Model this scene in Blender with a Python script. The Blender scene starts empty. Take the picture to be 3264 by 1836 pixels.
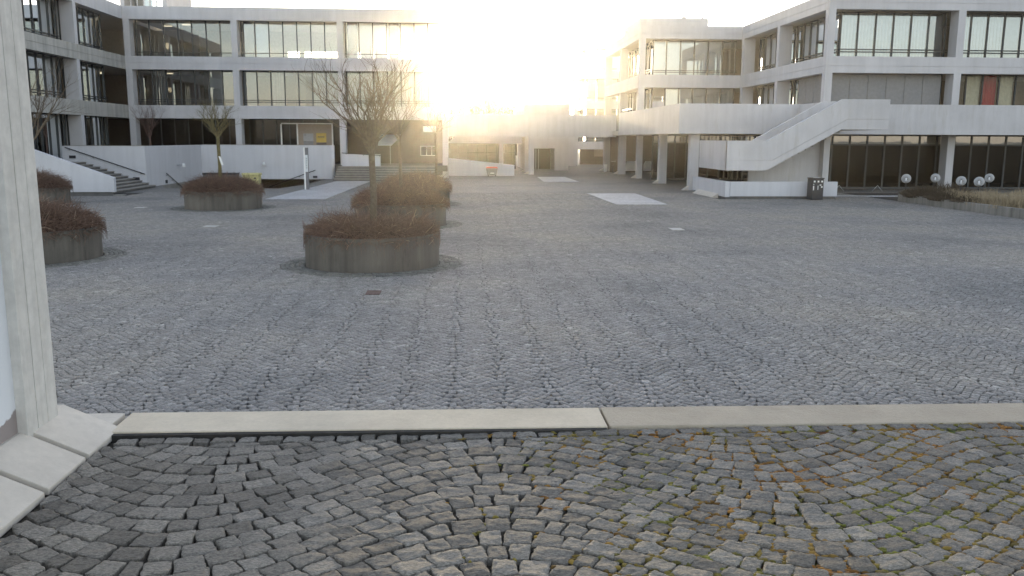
import bpy, math, random
import numpy as np
from mathutils import Vector, Matrix, noise
random.seed(7)
rng = np.random.default_rng(11)
scn = bpy.context.scene
COL = scn.collection
R = math.radians

# ------------------------------------------------------------------ basics
class MB:
    def __init__(s): s.v = []; s.f = []
    def box(s, a, b, c, d, e, g):
        x0, x1 = min(a, b), max(a, b); y0, y1 = min(c, d), max(c, d); z0, z1 = min(e, g), max(e, g)
        n = len(s.v)
        s.v += [(x0, y0, z0), (x1, y0, z0), (x1, y1, z0), (x0, y1, z0), (x0, y0, z1), (x1, y0, z1), (x1, y1, z1), (x0, y1, z1)]
        s.f += [(n, n+3, n+2, n+1), (n+4, n+5, n+6, n+7), (n, n+1, n+5, n+4), (n+1, n+2, n+6, n+5), (n+2, n+3, n+7, n+6), (n+3, n, n+4, n+7)]
        return s
    def quad(s, a, b, c, d):
        n = len(s.v); s.v += [a, b, c, d]; s.f.append((n, n+1, n+2, n+3)); return s
    def prism(s, poly, off):
        # poly: list of 3d points (planar), off: extrusion vector
        n = len(s.v); k = len(poly)
        s.v += [tuple(p) for p in poly] + [tuple(np.add(p, off)) for p in poly]
        s.f.append(tuple(range(n, n+k))); s.f.append(tuple(range(n+2*k-1, n+k-1, -1)))
        for i in range(k):
            j = (i+1) % k
            s.f.append((n+j, n+i, n+k+i, n+k+j))
        return s
    def tube(s, pts, rad, k=6, cap=True):
        pts = [Vector(p) for p in pts]
        if not hasattr(rad, '__len__'): rad = [rad]*len(pts)
        n0 = len(s.v)
        for i, p in enumerate(pts):
            t = (pts[min(i+1, len(pts)-1)] - pts[max(i-1, 0)])
            t = t.normalized() if t.length > 1e-9 else Vector((0, 0, 1))
            a = t.orthogonal().normalized() if i == 0 else (pa - t*pa.dot(t)).normalized()
            pa = a; b = t.cross(a)
            for q in range(k):
                th = 2*math.pi*q/k
                s.v.append(tuple(p + (a*math.cos(th) + b*math.sin(th))*rad[i]))
        for i in range(len(pts)-1):
            for q in range(k):
                w = (q+1) % k
                s.f.append((n0+i*k+q, n0+i*k+w, n0+(i+1)*k+w, n0+(i+1)*k+q))
        if cap:
            s.f.append(tuple(n0+q for q in range(k-1, -1, -1)))
            m = n0+(len(pts)-1)*k
            s.f.append(tuple(m+q for q in range(k)))
        return s
    def lathe(s, prof, c=(0, 0), k=48, closed=False):
        n0 = len(s.v); m = len(prof)
        for q in range(k):
            th = 2*math.pi*q/k
            for r, z in prof: s.v.append((c[0]+r*math.cos(th), c[1]+r*math.sin(th), z))
        for q in range(k):
            w = (q+1) % k
            for i in range(m-1 if not closed else m):
                j = (i+1) % m
                s.f.append((n0+q*m+i, n0+w*m+i, n0+w*m+j, n0+q*m+j))
        return s
    def sphere(s, c, r, k=20, m=12):
        prof = [(max(1e-4, r*math.sin(math.pi*i/m)), c[2]-r*math.cos(math.pi*i/m)) for i in range(m+1)]
        return s.lathe(prof, (c[0], c[1]), k)
    def build(s, name, mat, parent=None, smooth=False, bevel=0):
        me = bpy.data.meshes.new(name)
        o = Vector((0, 0, 0))
        if parent is not None: o = world_of(parent)
        me.from_pydata([(x-o.x, y-o.y, z-o.z) for x, y, z in s.v], [], s.f)
        me.materials.append(mat)
        if smooth: me.polygons.foreach_set('use_smooth', [True]*len(me.polygons))
        ob = bpy.data.objects.new(name, me); COL.objects.link(ob)
        if parent is not None: ob.parent = parent
        if bevel:
            b = ob.modifiers.new('edge', 'BEVEL'); b.width = bevel; b.segments = 2; b.limit_method = 'ANGLE'
        return ob

def world_of(o):
    p = Vector((0, 0, 0))
    while o is not None: p = p + o.location; o = o.parent
    return p

def tag(o, label, cat, group=None):
    o['label'] = label; o['category'] = cat
    if group: o['group'] = group
    return o
def struct(o, kind='structure'):
    o['kind'] = kind; return o
def thing(name, label, cat, loc, group=None):
    o = bpy.data.objects.new(name, None); COL.objects.link(o); o.location = loc; o.empty_display_size = .3
    return tag(o, label, cat, group)
def copy_thing(o, loc, label=None, rotz=None, parent=None):
    c = o.copy(); COL.objects.link(c)
    if parent is not None: c.parent = parent
    if loc is not None: c.location = loc
    if rotz is not None: c.rotation_euler = (0, 0, rotz)
    if label: c['label'] = label
    for ch in list(o.children): copy_thing(ch, None, None, None, c)
    return c
def np_mesh(name, V, Fq, mat, smooth=False):
    me = bpy.data.meshes.new(name)
    V = np.asarray(V, np.float32); Fq = np.asarray(Fq, np.int32)
    me.vertices.add(len(V)); me.vertices.foreach_set('co', V.ravel())
    k = Fq.shape[1]
    me.loops.add(Fq.size); me.loops.foreach_set('vertex_index', Fq.ravel())
    me.polygons.add(len(Fq)); me.polygons.foreach_set('loop_start', np.arange(0, Fq.size, k, dtype=np.int32))
    me.polygons.foreach_set('loop_total', np.full(len(Fq), k, np.int32))
    if smooth: me.polygons.foreach_set('use_smooth', np.ones(len(Fq), bool))
    me.update(calc_edges=True); me.validate()
    me.materials.append(mat)
    ob = bpy.data.objects.new(name, me); COL.objects.link(ob)
    return ob

# ------------------------------------------------------------------ materials
def nt(name):
    m = bpy.data.materials.new(name); m.use_nodes = True
    return m, m.node_tree.nodes, m.node_tree.links, m.node_tree.nodes['Principled BSDF']
def ramp(N, L, src, stops):
    r = N.new('ShaderNodeValToRGB'); L.new(src, r.inputs[0])
    e = r.color_ramp.elements
    while len(e) < len(stops): e.new(.5)
    for i, (p, c) in enumerate(stops): e[i].position = p; e[i].color = (*c, 1) if len(c) == 3 else c
    return r.outputs[0]
def tex_coord(N, L, scale=(1, 1, 1), kind='Object'):
    t = N.new('ShaderNodeTexCoord'); m = N.new('ShaderNodeMapping'); m.inputs['Scale'].default_value = scale
    L.new(t.outputs[kind], m.inputs[0]); return m.outputs[0]
def noise_n(N, L, vec, scale, detail=4, rough=.55):
    n = N.new('ShaderNodeTexNoise'); n.inputs['Scale'].default_value = scale; n.inputs['Detail'].default_value = detail
    n.inputs['Roughness'].default_value = rough
    L.new(vec, n.inputs['Vector']); return n.outputs['Fac']
def mixc(N, L, fac, a, b, mode='MIX'):
    m = N.new('ShaderNodeMix'); m.data_type = 'RGBA'; m.blend_type = mode
    if isinstance(fac, (int, float)): m.inputs[0].default_value = fac
    else: L.new(fac, m.inputs[0])
    for i, x in ((6, a), (7, b)):
        if isinstance(x, tuple): m.inputs[i].default_value = (*x, 1)
        else: L.new(x, m.inputs[i])
    return m.outputs[2]
def bump(N, L, b, h, strength=.3, dist=.02):
    k = N.new('ShaderNodeBump'); k.inputs['Strength'].default_value = strength; k.inputs['Distance'].default_value = dist
    L.new(h, k.inputs['Height']); L.new(k.outputs[0], b.inputs['Normal'])

def concrete(name, c, streak=.12, blot=.1, rough=.85, fine=40, bumpy=.15, dark=None):
    m, N, L, b = nt(name)
    v = tex_coord(N, L); vs = tex_coord(N, L, (2.2, 2.2, .12))
    lo = tuple(x*(1-streak) for x in c); hi = tuple(min(1, x*(1+streak*.5)) for x in c)
    st = ramp(N, L, noise_n(N, L, vs, 1.3, 6, .65), [(.34, lo), (.6, hi)])
    bl = ramp(N, L, noise_n(N, L, v, .55, 6, .6), [(.3, (1-blot,)*3), (.65, (1, 1, 1))])
    col = mixc(N, L, 1, st, bl, 'MULTIPLY')
    g = ramp(N, L, noise_n(N, L, v, fine, 3, .7), [(.25, (.86,)*3), (.7, (1.0,)*3)])
    col = mixc(N, L, .8, col, g, 'MULTIPLY')
    if dark:
        dk = ramp(N, L, noise_n(N, L, tex_coord(N, L, (1.5, 1.5, .25)), 2.1, 5, .7), [(.55, (0, 0, 0)), (.72, (1, 1, 1))])
        col = mixc(N, L, dk, col, dark)
    L.new(col, b.inputs['Base Color']); b.inputs['Roughness'].default_value = rough
    b.inputs['Specular IOR Level'].default_value = .3
    bump(N, L, b, noise_n(N, L, v, fine*.7, 4, .7), bumpy, .01)
    return m
def plain(name, c, rough=.6, metal=0, var=.12, scale=6, emit=None, spec=.4):
    m, N, L, b = nt(name)
    v = tex_coord(N, L)
    col = ramp(N, L, noise_n(N, L, v, scale, 4), [(.3, tuple(x*(1-var) for x in c)), (.7, tuple(min(1, x*(1+var*.6)) for x in c))])
    L.new(col, b.inputs['Base Color']); b.inputs['Roughness'].default_value = rough; b.inputs['Metallic'].default_value = metal
    b.inputs['Specular IOR Level'].default_value = spec
    if emit: b.inputs['Emission Color'].default_value = (*emit[:3], 1); b.inputs['Emission Strength'].default_value = emit[3]
    return m
def glass(name, tint, refl, rough=.0, k=1.0):
    m, N, L, b = nt(name); N.remove(b)
    out = N['Material Output']
    tr = N.new('ShaderNodeBsdfTransparent'); tr.inputs[0].default_value = (*tint, 1)
    gl = N.new('ShaderNodeBsdfGlossy'); gl.inputs['Roughness'].default_value = rough; gl.inputs[0].default_value = (.9, .95, .97, 1)
    fr = N.new('ShaderNodeFresnel'); fr.inputs[0].default_value = 1.5
    ma = N.new('ShaderNodeMath'); ma.operation = 'MULTIPLY_ADD'; ma.inputs[1].default_value = k*(1-refl); ma.inputs[2].default_value = refl
    L.new(fr.outputs[0], ma.inputs[0])
    mx = N.new('ShaderNodeMixShader'); L.new(ma.outputs[0], mx.inputs[0]); L.new(tr.outputs[0], mx.inputs[1]); L.new(gl.outputs[0], mx.inputs[2])
    # gentle waviness of real panes
    v = tex_coord(N, L)
    k = N.new('ShaderNodeBump'); k.inputs['Strength'].default_value = .03; k.inputs['Distance'].default_value = .02
    L.new(noise_n(N, L, v, 1.6, 2), k.inputs['Height']); L.new(k.outputs[0], gl.inputs['Normal'])
    L.new(mx.outputs[0], out.inputs[0]); return m

M = {}
M['wall'] = concrete('pale_concrete', (.60, .59, .60), .06, .13, dark=(.52, .505, .495))
M['wall_old'] = concrete('weathered_concrete', (.50, .485, .45), .2, .2, dark=(.33, .31, .25))
M['parapet'] = concrete('parapet_concrete', (.60, .59, .60), .07, .16, dark=(.47, .455, .44))
M['white_wall'] = concrete('white_painted_concrete', (.62, .62, .645), .06, .06)
M['planter'] = concrete('stained_planter_concrete', (.165, .148, .126), .28, .35, dark=(.065, .056, .046), bumpy=.3)
M['step'] = concrete('step_stone', (.30, .285, .26), .15, .2)
M['plinth'] = concrete('dark_plinth', (.16, .155, .15), .2, .2)
M['kerb'] = concrete('kerb_stone', (.70, .62, .495), .10, .3, .85, 45, .3, dark=(.52, .45, .36))
M['kerb2'] = concrete('grainy_kerb_stone', (.50, .44, .355), .06, .3, .9, 70, .6, dark=(.36, .31, .245))
M['block'] = concrete('sloped_block_concrete', (.66, .61, .54), .1, .14, .8, 25, .1)
M['frame'] = plain('dark_window_frame', (.045, .05, .055), .45)
M['glass'] = glass('window_glass', (.80, .85, .87), .16)
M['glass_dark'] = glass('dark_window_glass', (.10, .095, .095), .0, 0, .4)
M['glass_curtain'] = glass('clear_window_glass', (.85, .85, .85), .0, 0, .45)
M['glass_mid'] = glass('tinted_window_glass', (.52, .53, .53), .10)
M['blind'] = plain('vertical_blind_cloth', (.66, .69, .70), .8, 0, .06)
M['blind_grey'] = plain('grey_roller_blind', (.50, .53, .55), .8, 0, .06)
M['shutter'] = plain('grey_shutter_panel', (.24, .24, .245), .6, 0, .1)
M['interior'] = plain('interior_wall_paint', (.34, .28, .22), .8)
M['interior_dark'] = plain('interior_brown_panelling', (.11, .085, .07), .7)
M['ceiling'] = plain('interior_ceiling', (.55, .52, .47), .8)
M['floor_in'] = plain('interior_floor', (.12, .105, .09), .5)
M['lampglow'] = plain('lit_ceiling_lamp', (.9, .85, .7), .5, emit=(1, .86, .6, .55))
M['dark'] = plain('black_metal', (.03, .03, .035), .45)
M['steel'] = plain('grey_steel', (.4, .41, .42), .35, .7)
M['white'] = plain('white_enamel', (.8, .8, .79), .4, 0, .04)
M['red'] = plain('red_plastic', (.62, .10, .05), .4)
M['greyplastic'] = plain('grey_plastic', (.17, .16, .165), .5)
M['yellow'] = plain('yellow_plastic', (.62, .56, .26), .5)
M['poster_yellow'] = plain('yellow_poster', (.62, .44, .10), .6)
M['poster_grey'] = plain('grey_poster', (.42, .42, .44), .6)
M['poster_dark'] = plain('dark_print', (.13, .10, .09), .6)
M['redcloth'] = plain('red_curtain_cloth', (.36, .02, .03), .85)
M['creamcloth'] = plain('cream_curtain_cloth', (.58, .55, .40), .85)
M['bark'] = plain('tree_bark', (.16, .125, .088), .9, 0, .35, 14)
M['bark_green'] = plain('algae_covered_bark', (.15, .125, .055), .9, 0, .35, 14)
M['soil'] = plain('dark_soil', (.055, .042, .033), .95, 0, .4, 9)
M['tag'] = plain('white_label_foil', (.85, .85, .83), .4, 0, .03)
M['globe'] = glass('smoked_globe_glass', (.9, .91, .92), .26, .3)
def mk_globe():
    m, N, L, b = nt('clouded_globe_glass')
    out = N['Material Output']; b.inputs['Base Color'].default_value = (.82, .83, .84, 1); b.inputs['Roughness'].default_value = .3
    tr = N.new('ShaderNodeBsdfTransparent'); tr.inputs[0].default_value = (.88, .89, .9, 1)
    lw = N.new('ShaderNodeLayerWeight'); lw.inputs[0].default_value = .35
    f = ramp(N, L, lw.outputs['Facing'], [(0, (.22,)*3), (1, (.75,)*3)])
    mx = N.new('ShaderNodeMixShader'); L.new(f, mx.inputs[0]); L.new(tr.outputs[0], mx.inputs[1]); L.new(b.outputs[0], mx.inputs[2]); L.new(mx.outputs[0], out.inputs[0])
    return m
M['globe'] = mk_globe()
M['socket'] = plain('white_lamp_socket', (.85, .85, .85), .4, 0, .03, emit=None)
M['drygrass'] = plain('dry_grass', (.36, .29, .19), .9, 0, .4, 5)
M['darkshrub'] = plain('dark_brown_shrub', (.085, .065, .045), .9, 0, .4, 5)
M['rust'] = plain('rusty_iron', (.15, .09, .075), .8, 0, .3, 20)
M['paleiron'] = plain('pale_iron', (.5, .48, .45), .5, .3)
M['farwall'] = plain('far_render', (.62, .60, .57), .9)
M['fartree'] = plain('winter_tree_brown', (.11, .085, .06), .95, 0, .4, 1)
M['paint'] = None

def mk_painted():
    m, N, L, b = nt('peeling_white_paint')
    v = tex_coord(N, L)
    t = N.new('ShaderNodeTexCoord'); sp = N.new('ShaderNodeSeparateXYZ'); g = N.new('ShaderNodeNewGeometry')
    L.new(g.outputs['Position'], sp.inputs[0])
    ad = N.new('ShaderNodeMath'); ad.operation = 'MULTIPLY_ADD'; ad.inputs[1].default_value = .16
    L.new(noise_n(N, L, v, 6, 5), ad.inputs[0]); L.new(sp.outputs['Z'], ad.inputs[2])
    f = ramp(N, L, ad.outputs[0], [(.0, (0, 0, 0)), (1, (1, 1, 1))])
    mr = N.new('ShaderNodeMapRange'); mr.inputs[1].default_value = 1.705; mr.inputs[2].default_value = 1.712
    L.new(ad.outputs[0], mr.inputs[0])
    col = mixc(N, L, mr.outputs[0], (.30, .26, .25), (.74, .76, .79))
    L.new(col, b.inputs['Base Color']); b.inputs['Roughness'].default_value = .7
    return m
M['paint'] = mk_painted()

def mk_boards():
    m, N, L, b = nt('board_marked_concrete')
    v = tex_coord(N, L)
    vs = tex_coord(N, L, (8, 8, .5))
    st = ramp(N, L, noise_n(N, L, vs, 2.2, 6, .7), [(.3, (.58, .56, .52)), (.7, (.70, .68, .64))])
    bl = ramp(N, L, noise_n(N, L, v, 9, 5, .7), [(.36, (.84,)*3), (.62, (1, 1, 1))])
    col = mixc(N, L, 1, st, bl, 'MULTIPLY')
    L.new(col, b.inputs['Base Color']); b.inputs['Roughness'].default_value = .85
    bump(N, L, b, noise_n(N, L, vs, 5, 5, .7), .35, .006)
    return m
M['boards'] = mk_boards()

def mk_stone(name, lo, hi, per=.35, fine=45, warm=.5, bumps=.6, stretch=(1, 1, 1)):
    m, N, L, b = nt(name)
    g = N.new('ShaderNodeNewGeometry')
    v = tex_coord(N, L, stretch)
    base = ramp(N, L, g.outputs['Random Per Island'], [(0, lo), (.45, tuple((a+c)/2 for a, c in zip(lo, hi))), (.9, hi), (.985, tuple(x*1.1 for x in hi)), (1, tuple(x*1.32 for x in hi))])
    gr = ramp(N, L, noise_n(N, L, v, fine, 6, .75), [(.36, (.42,)*3), (.5, (.95,)*3), (.63, (1.6,)*3)])
    col = mixc(N, L, .8, base, gr, 'MULTIPLY')
    patch = ramp(N, L, noise_n(N, L, v, .23, 3), [(.33, (.76, .78, .80)), (.48, (.98, .98, .98)), (.68, (1.14, 1.10, 1.02))])
    col = mixc(N, L, 1, col, patch, 'MULTIPLY')
    L.new(col, b.inputs['Base Color']); b.inputs['Roughness'].default_value = .75
    b.inputs['Specular IOR Level'].default_value = .25
    bump(N, L, b, noise_n(N, L, v, fine*1.2, 5, .7), bumps, .006)
    return m
M['sett'] = mk_stone('granite_sett', (.222, .212, .201), (.305, .292, .278), fine=30, bumps=.15)
M['sett_dirt_shade'] = mk_stone('dirt_and_shade_granite_sett', (.135, .133, .118), (.215, .21, .19), fine=30, bumps=.2)  # ring setts: grime plus the planters' soft shadow put into the colour
M['sett_near'] = mk_stone('split_granite_sett', (.15, .138, .122), (.26, .242, .216), fine=75, bumps=1.0, stretch=(1, 2.4, 1))

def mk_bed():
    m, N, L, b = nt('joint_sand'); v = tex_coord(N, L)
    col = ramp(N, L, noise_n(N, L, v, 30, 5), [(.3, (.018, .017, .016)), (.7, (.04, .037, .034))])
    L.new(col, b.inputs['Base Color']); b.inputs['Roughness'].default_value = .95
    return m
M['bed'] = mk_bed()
def mk_moss():
    m, N, L, b = nt('mossy_joint_fill'); v = tex_coord(N, L)
    n1 = noise_n(N, L, v, 3.2, 4); n2 = noise_n(N, L, v, 60, 5, .75)
    moss = ramp(N, L, n1, [(.36, (.16, .055, .012)), (.46, (.15, .085, .018)), (.53, (.075, .08, .015)), (.64, (.11, .14, .02))])
    dirt = ramp(N, L, n2, [(.3, (.03, .027, .022)), (.7, (.085, .075, .06))])
    g = N.new('ShaderNodeNewGeometry'); sp = N.new('ShaderNodeSeparateXYZ'); L.new(g.outputs['Position'], sp.inputs[0])
    ad = N.new('ShaderNodeMath'); ad.operation = 'MULTIPLY_ADD'; ad.inputs[1].default_value = 1.6
    L.new(noise_n(N, L, v, 2.4, 4), ad.inputs[0]); L.new(sp.outputs['X'], ad.inputs[2])
    f = N.new('ShaderNodeMapRange'); f.inputs[1].default_value = 1.15; f.inputs[2].default_value = 1.75; L.new(ad.outputs[0], f.inputs[0])
    col = mixc(N, L, f.outputs[0], dirt, moss)
    gr = ramp(N, L, n2, [(.3, (.5,)*3), (.7, (1.3,)*3)])
    col = mixc(N, L, 1, col, gr, 'MULTIPLY')
    L.new(col, b.inputs['Base Color']); b.inputs['Roughness'].default_value = .95
    bump(N, L, b, n2, .8, .01)
    return m
M['moss'] = mk_moss()
def mk_lump():
    m, N, L, b = nt('moss_and_lichen'); g = N.new('ShaderNodeNewGeometry'); v = tex_coord(N, L)
    zone = ramp(N, L, noise_n(N, L, v, 2.2, 3), [(.40, (.27, .125, .025)), (.5, (.20, .135, .028)), (.58, (.13, .125, .022)), (.7, (.18, .19, .028))])
    vr = ramp(N, L, g.outputs['Random Per Island'], [(0, (.45,)*3), (1, (1.35,)*3)])
    L.new(mixc(N, L, 1, zone, vr, 'MULTIPLY'), b.inputs['Base Color']); b.inputs['Roughness'].default_value = .95
    return m
M['mosslump'] = mk_lump()
def mk_farsett():
    m, N, L, b = nt('granite_sett_pavement'); v = tex_coord(N, L)
    vo = N.new('ShaderNodeTexVoronoi'); vo.inputs['Scale'].default_value = 10.5; L.new(v, vo.inputs['Vector'])
    ve = N.new('ShaderNodeTexVoronoi'); ve.feature = 'DISTANCE_TO_EDGE'; ve.inputs['Scale'].default_value = 10.5; L.new(v, ve.inputs['Vector'])
    sp = N.new('ShaderNodeSeparateXYZ'); L.new(vo.outputs['Color'], sp.inputs[0])
    base = ramp(N, L, sp.outputs[0], [(0, (.155, .149, .141)), (.9, (.217, .208, .198)), (1, (.3, .29, .28))])
    jo = ramp(N, L, ve.outputs['Distance'], [(.03, (.55,)*3), (.09, (1, 1, 1))])
    col = mixc(N, L, 1, base, jo, 'MULTIPLY')
    patch = ramp(N, L, noise_n(N, L, v, .23, 3), [(.33, (.76, .78, .80)), (.48, (.98, .98, .98)), (.68, (1.14, 1.10, 1.02))])
    col = mixc(N, L, 1, col, patch, 'MULTIPLY')
    L.new(col, b.inputs['Base Color']); b.inputs['Roughness'].default_value = .65
    bump(N, L, b, jo, .6, .02)
    return m
M['farsett'] = mk_farsett()
def mk_patch():
    m, N, L, b = nt('pale_mosaic_paving'); v = tex_coord(N, L)
    vo = N.new('ShaderNodeTexVoronoi'); vo.inputs['Scale'].default_value = 14; L.new(v, vo.inputs['Vector'])
    sp = N.new('ShaderNodeSeparateXYZ'); L.new(vo.outputs['Color'], sp.inputs[0])
    base = ramp(N, L, sp.outputs[0], [(0, (.36, .36, .37)), (1, (.54, .54, .55))])
    bl = ramp(N, L, noise_n(N, L, v, .8, 5), [(.35, (.82,)*3), (.65, (1, 1, 1))])
    L.new(mixc(N, L, 1, base, bl, 'MULTIPLY'), b.inputs['Base Color']); b.inputs['Roughness'].default_value = .6
    return m
M['patch'] = mk_patch()
def mk_twig(name, c1, c2):
    m, N, L, b = nt(name)
    g = N.new('ShaderNodeNewGeometry')
    col = ramp(N, L, g.outputs['Random Per Island'], [(0, c1), (.9, c2), (.97, tuple(x*1.2 for x in c2)), (1, (.5, .38, .27))])
    L.new(col, b.inputs['Base Color']); b.inputs['Roughness'].default_value = .75
    return m
M['twig'] = mk_twig('reddish_twig', (.10, .058, .040), (.23, .14, .095))
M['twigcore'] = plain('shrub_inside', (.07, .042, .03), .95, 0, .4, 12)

# ------------------------------------------------------------------ camera
H = 2.8
f_px, pitch, roll, yaw = 2750., R(9.796), R(.234), R(3.355)
cp, sp_ = math.cos(pitch), math.sin(pitch); c_, s_ = math.cos(roll), math.sin(roll)
def togrid(d): return Vector((d[0]*math.cos(yaw)+d[1]*math.sin(yaw), -d[0]*math.sin(yaw)+d[1]*math.cos(yaw), d[2]))
Rr = Vector((1, 0, 0)); Dd = Vector((0, -sp_, -cp)); Ff = Vector((0, cp, -sp_))
X = togrid(c_*Rr - s_*Dd); Y = -togrid(s_*Rr + c_*Dd); Zb = -togrid(Ff)
cam = bpy.data.cameras.new('camera'); cam.sensor_width = 36; cam.lens = 36*f_px/3264; cam.clip_start = .05; cam.clip_end = 3000
co = bpy.data.objects.new('camera', cam); COL.objects.link(co)
co.matrix_world = Matrix(((X.x, Y.x, Zb.x, 0), (X.y, Y.y, Zb.y, 0), (X.z, Y.z, Zb.z, H), (0, 0, 0, 1)))
scn.camera = co

# ------------------------------------------------------------------ world, sun, air
SUN_EL, SUN_AZ = R(4.6), R(-0.4)
w = bpy.data.worlds.new('World'); scn.world = w; w.use_nodes = True
WN, WL = w.node_tree.nodes, w.node_tree.links
sky = WN.new('ShaderNodeTexSky'); sky.sky_type = 'NISHITA'; sky.sun_disc = False
sky.sun_elevation = SUN_EL; sky.sun_rotation = SUN_AZ; sky.altitude = 300; sky.air_density = 1.0; sky.dust_density = 0.8; sky.ozone_density = 1.0
hs = WN.new('ShaderNodeHueSaturation'); hs.inputs['Saturation'].default_value = .5
tn = WN.new('ShaderNodeMix'); tn.data_type = 'RGBA'; tn.blend_type = 'MULTIPLY'; tn.inputs[0].default_value = 1; tn.inputs[7].default_value = (.97, .975, 1.06, 1)
WL.new(sky.outputs[0], hs.inputs['Color']); WL.new(hs.outputs[0], tn.inputs[6]); WL.new(tn.outputs[2], WN['Background'].inputs[0]); WN['Background'].inputs[1].default_value = .15
sd = Vector((math.sin(SUN_AZ)*math.cos(SUN_EL), math.cos(SUN_AZ)*math.cos(SUN_EL), math.sin(SUN_EL)))
sl = bpy.data.lights.new('sun', 'SUN'); sl.energy = 5.0; sl.angle = R(.5); sl.color = (1, .80, .49)
so = bpy.data.objects.new('sun', sl); COL.objects.link(so); so.rotation_euler = sd.to_track_quat('Z', 'Y').to_euler(); so.location = sd*400
scn.view_settings.view_transform = 'Standard'; scn.view_settings.look = 'None'; scn.view_settings.gamma = 1
scn.view_settings.exposure = 2.15
scn.cycles.max_bounces = 8; scn.cycles.transparent_max_bounces = 16; scn.cycles.caustics_reflective = False; scn.cycles.caustics_refractive = False
scn.cycles.sample_clamp_indirect = 6; scn.cycles.use_denoising = True

hm = bpy.data.materials.new('hazy_air'); hm.use_nodes = True
hn, hl = hm.node_tree.nodes, hm.node_tree.links
hn.remove(hn['Principled BSDF'])
pv = hn.new('ShaderNodeVolumePrincipled'); pv.inputs['Color'].default_value = (1, .97, .92, 1)
pv.inputs['Density'].default_value = .0004; pv.inputs['Anisotropy'].default_value = .915
hl.new(pv.outputs[0], hn['Material Output'].inputs['Volume'])
HAZE = struct(MB().box(-150, 150, -30, 330, -4, 26).build('haze', hm), 'stuff')

# ------------------------------------------------------------------ ground
def in_poly(u, v, poly):
    inside = np.zeros(u.shape, bool); n = len(poly)
    for i in range(n):
        x1, y1 = poly[i]; x2, y2 = poly[(i+1) % n]
        c = ((y1 > v) != (y2 > v)) & (u < (x2-x1)*(v-y1)/(y2-y1+1e-12)+x1)
        inside ^= c
    return inside
COURT = [(-17.98, 61.7), (-17.98, 53.2), (-16.7, 50.15), (-10.4, 50.15), (-9.62, 54.8), (-9.62, 61.7)]
PATCH = [[(-9.1, 40.75), (-6.36, 40.75), (-6.05, 58.15), (-8.25, 58.15)], [(6.57, 45.1), (9.1, 45.1), (9.0, 37.4), (6.75, 37.4)], [(5.69, 65.1), (7.76, 65.1), (7.85, 57.6), (5.47, 57.6)]]
PLANT = [(-2.02, 19.62), (-2.02, 28.75), (-2.02, 37.8), (-10.12, 20.85), (-9.65, 35.75), (-18.25, 37.9)]
PR = 1.5
def plaza():
    import bmesh
    bm = bmesh.new()
    outer = [(-1500, -1500), (1500, -1500), (1500, 2500), (-1500, 2500)]
    Z0 = -.03
    # sheet with the hole: fan of quads between hole and an enclosing box, then big frame
    bx = [(-30, 45), (30, 45), (30, 75), (-30, 75)]
    geom = []
    def ring(pts): 
        vs = [bm.verts.new((x, y, Z0)) for x, y in pts]
        return [bm.edges.new((vs[i], vs[(i+1) % len(vs)])) for i in range(len(vs))]
    e = ring(outer) + ring(COURT)
    bmesh.ops.triangle_fill(bm, use_beauty=True, edges=e, normal=(0, 0, 1))
    me = bpy.data.meshes.new('plaza'); bm.to_mesh(me); bm.free(); me.materials.append(M['farsett'])
    o = bpy.data.objects.new('plaza', me); COL.objects.link(o); struct(o)
plaza()
struct(MB().quad((-19.5, 50, -1.25), (-9, 50, -1.25), (-9, 62.5, -1.25), (-19.5, 62.5, -1.25)).build('sunken_court', M['step']))
# retaining faces of the sunken court
mb = MB()
for i in range(len(COURT)):
    a, b = COURT[i], COURT[(i+1) % len(COURT)]
    mb.quad((a[0], a[1], -1.24), (b[0], b[1], -1.24), (b[0], b[1], -.031), (a[0], a[1], -.031))
struct(mb.build('court_retaining_edge', M['step']))

def stones(us, vs, A, P, u0, pitch, wd, gap, seed, keep, zfun, jit=.0045):
    """rows of setts laid in arcs: returns the corners (n,4,2)"""
    r = np.random.default_rng(seed)
    k2 = 2*np.pi/P
    off = lambda u: A*np.cos(k2*(u-u0)); slo = lambda u: -A*k2*np.sin(k2*(u-u0))
    ug = np.linspace(us[0], us[1], 6000); Lg = np.concatenate([[0], np.cumsum(np.sqrt(1+slo((ug[1:]+ug[:-1])/2)**2)*np.diff(ug))])
    out = []
    for j in range(int((vs[1]-vs[0])/pitch)):
        n = int(Lg[-1]/wd*1.12)
        e = -r.random()*wd+np.cumsum(wd*np.clip(r.normal(1, .16, n), .62, 1.4))
        e = np.interp(e[e < Lg[-1]], Lg, ug)
        out.append(np.stack([e[:-1], e[1:], np.full(len(e)-1, vs[0]+j*pitch)], 1))
    S = np.concatenate(out)
    a, b, v0 = S[:, 0], S[:, 1], S[:, 2]
    m = (a+b)/2
    ok = keep(m, v0+pitch/2+off(m)) & (b-a > .02); a, b, v0, m = a[ok], b[ok], v0[ok], m[ok]
    n = len(a)
    g = gap*(.7+.6*r.random(n))
    C = np.zeros((n, 4, 2))
    sm = slo(m); cs = np.sqrt(1+sm**2)
    for i, (uu, sg, hh) in enumerate(((a, 1, 0), (b, -1, 0), (b, -1, 1), (a, 1, 1))):
        u = uu + sg*g/2/cs
        sh = sm/(1+sm**2)*pitch*.5*(1 if hh == 0 else -1)
        u = u+sh
        C[:, i, 0] = u
        C[:, i, 1] = v0+pitch*.5+off(uu)+sm*0+(hh-.5)*pitch/(cs**2)*1.0+(g/2 if hh == 0 else -g/2)/cs
    C += r.normal(0, jit, C.shape)
    return C, r
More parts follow.
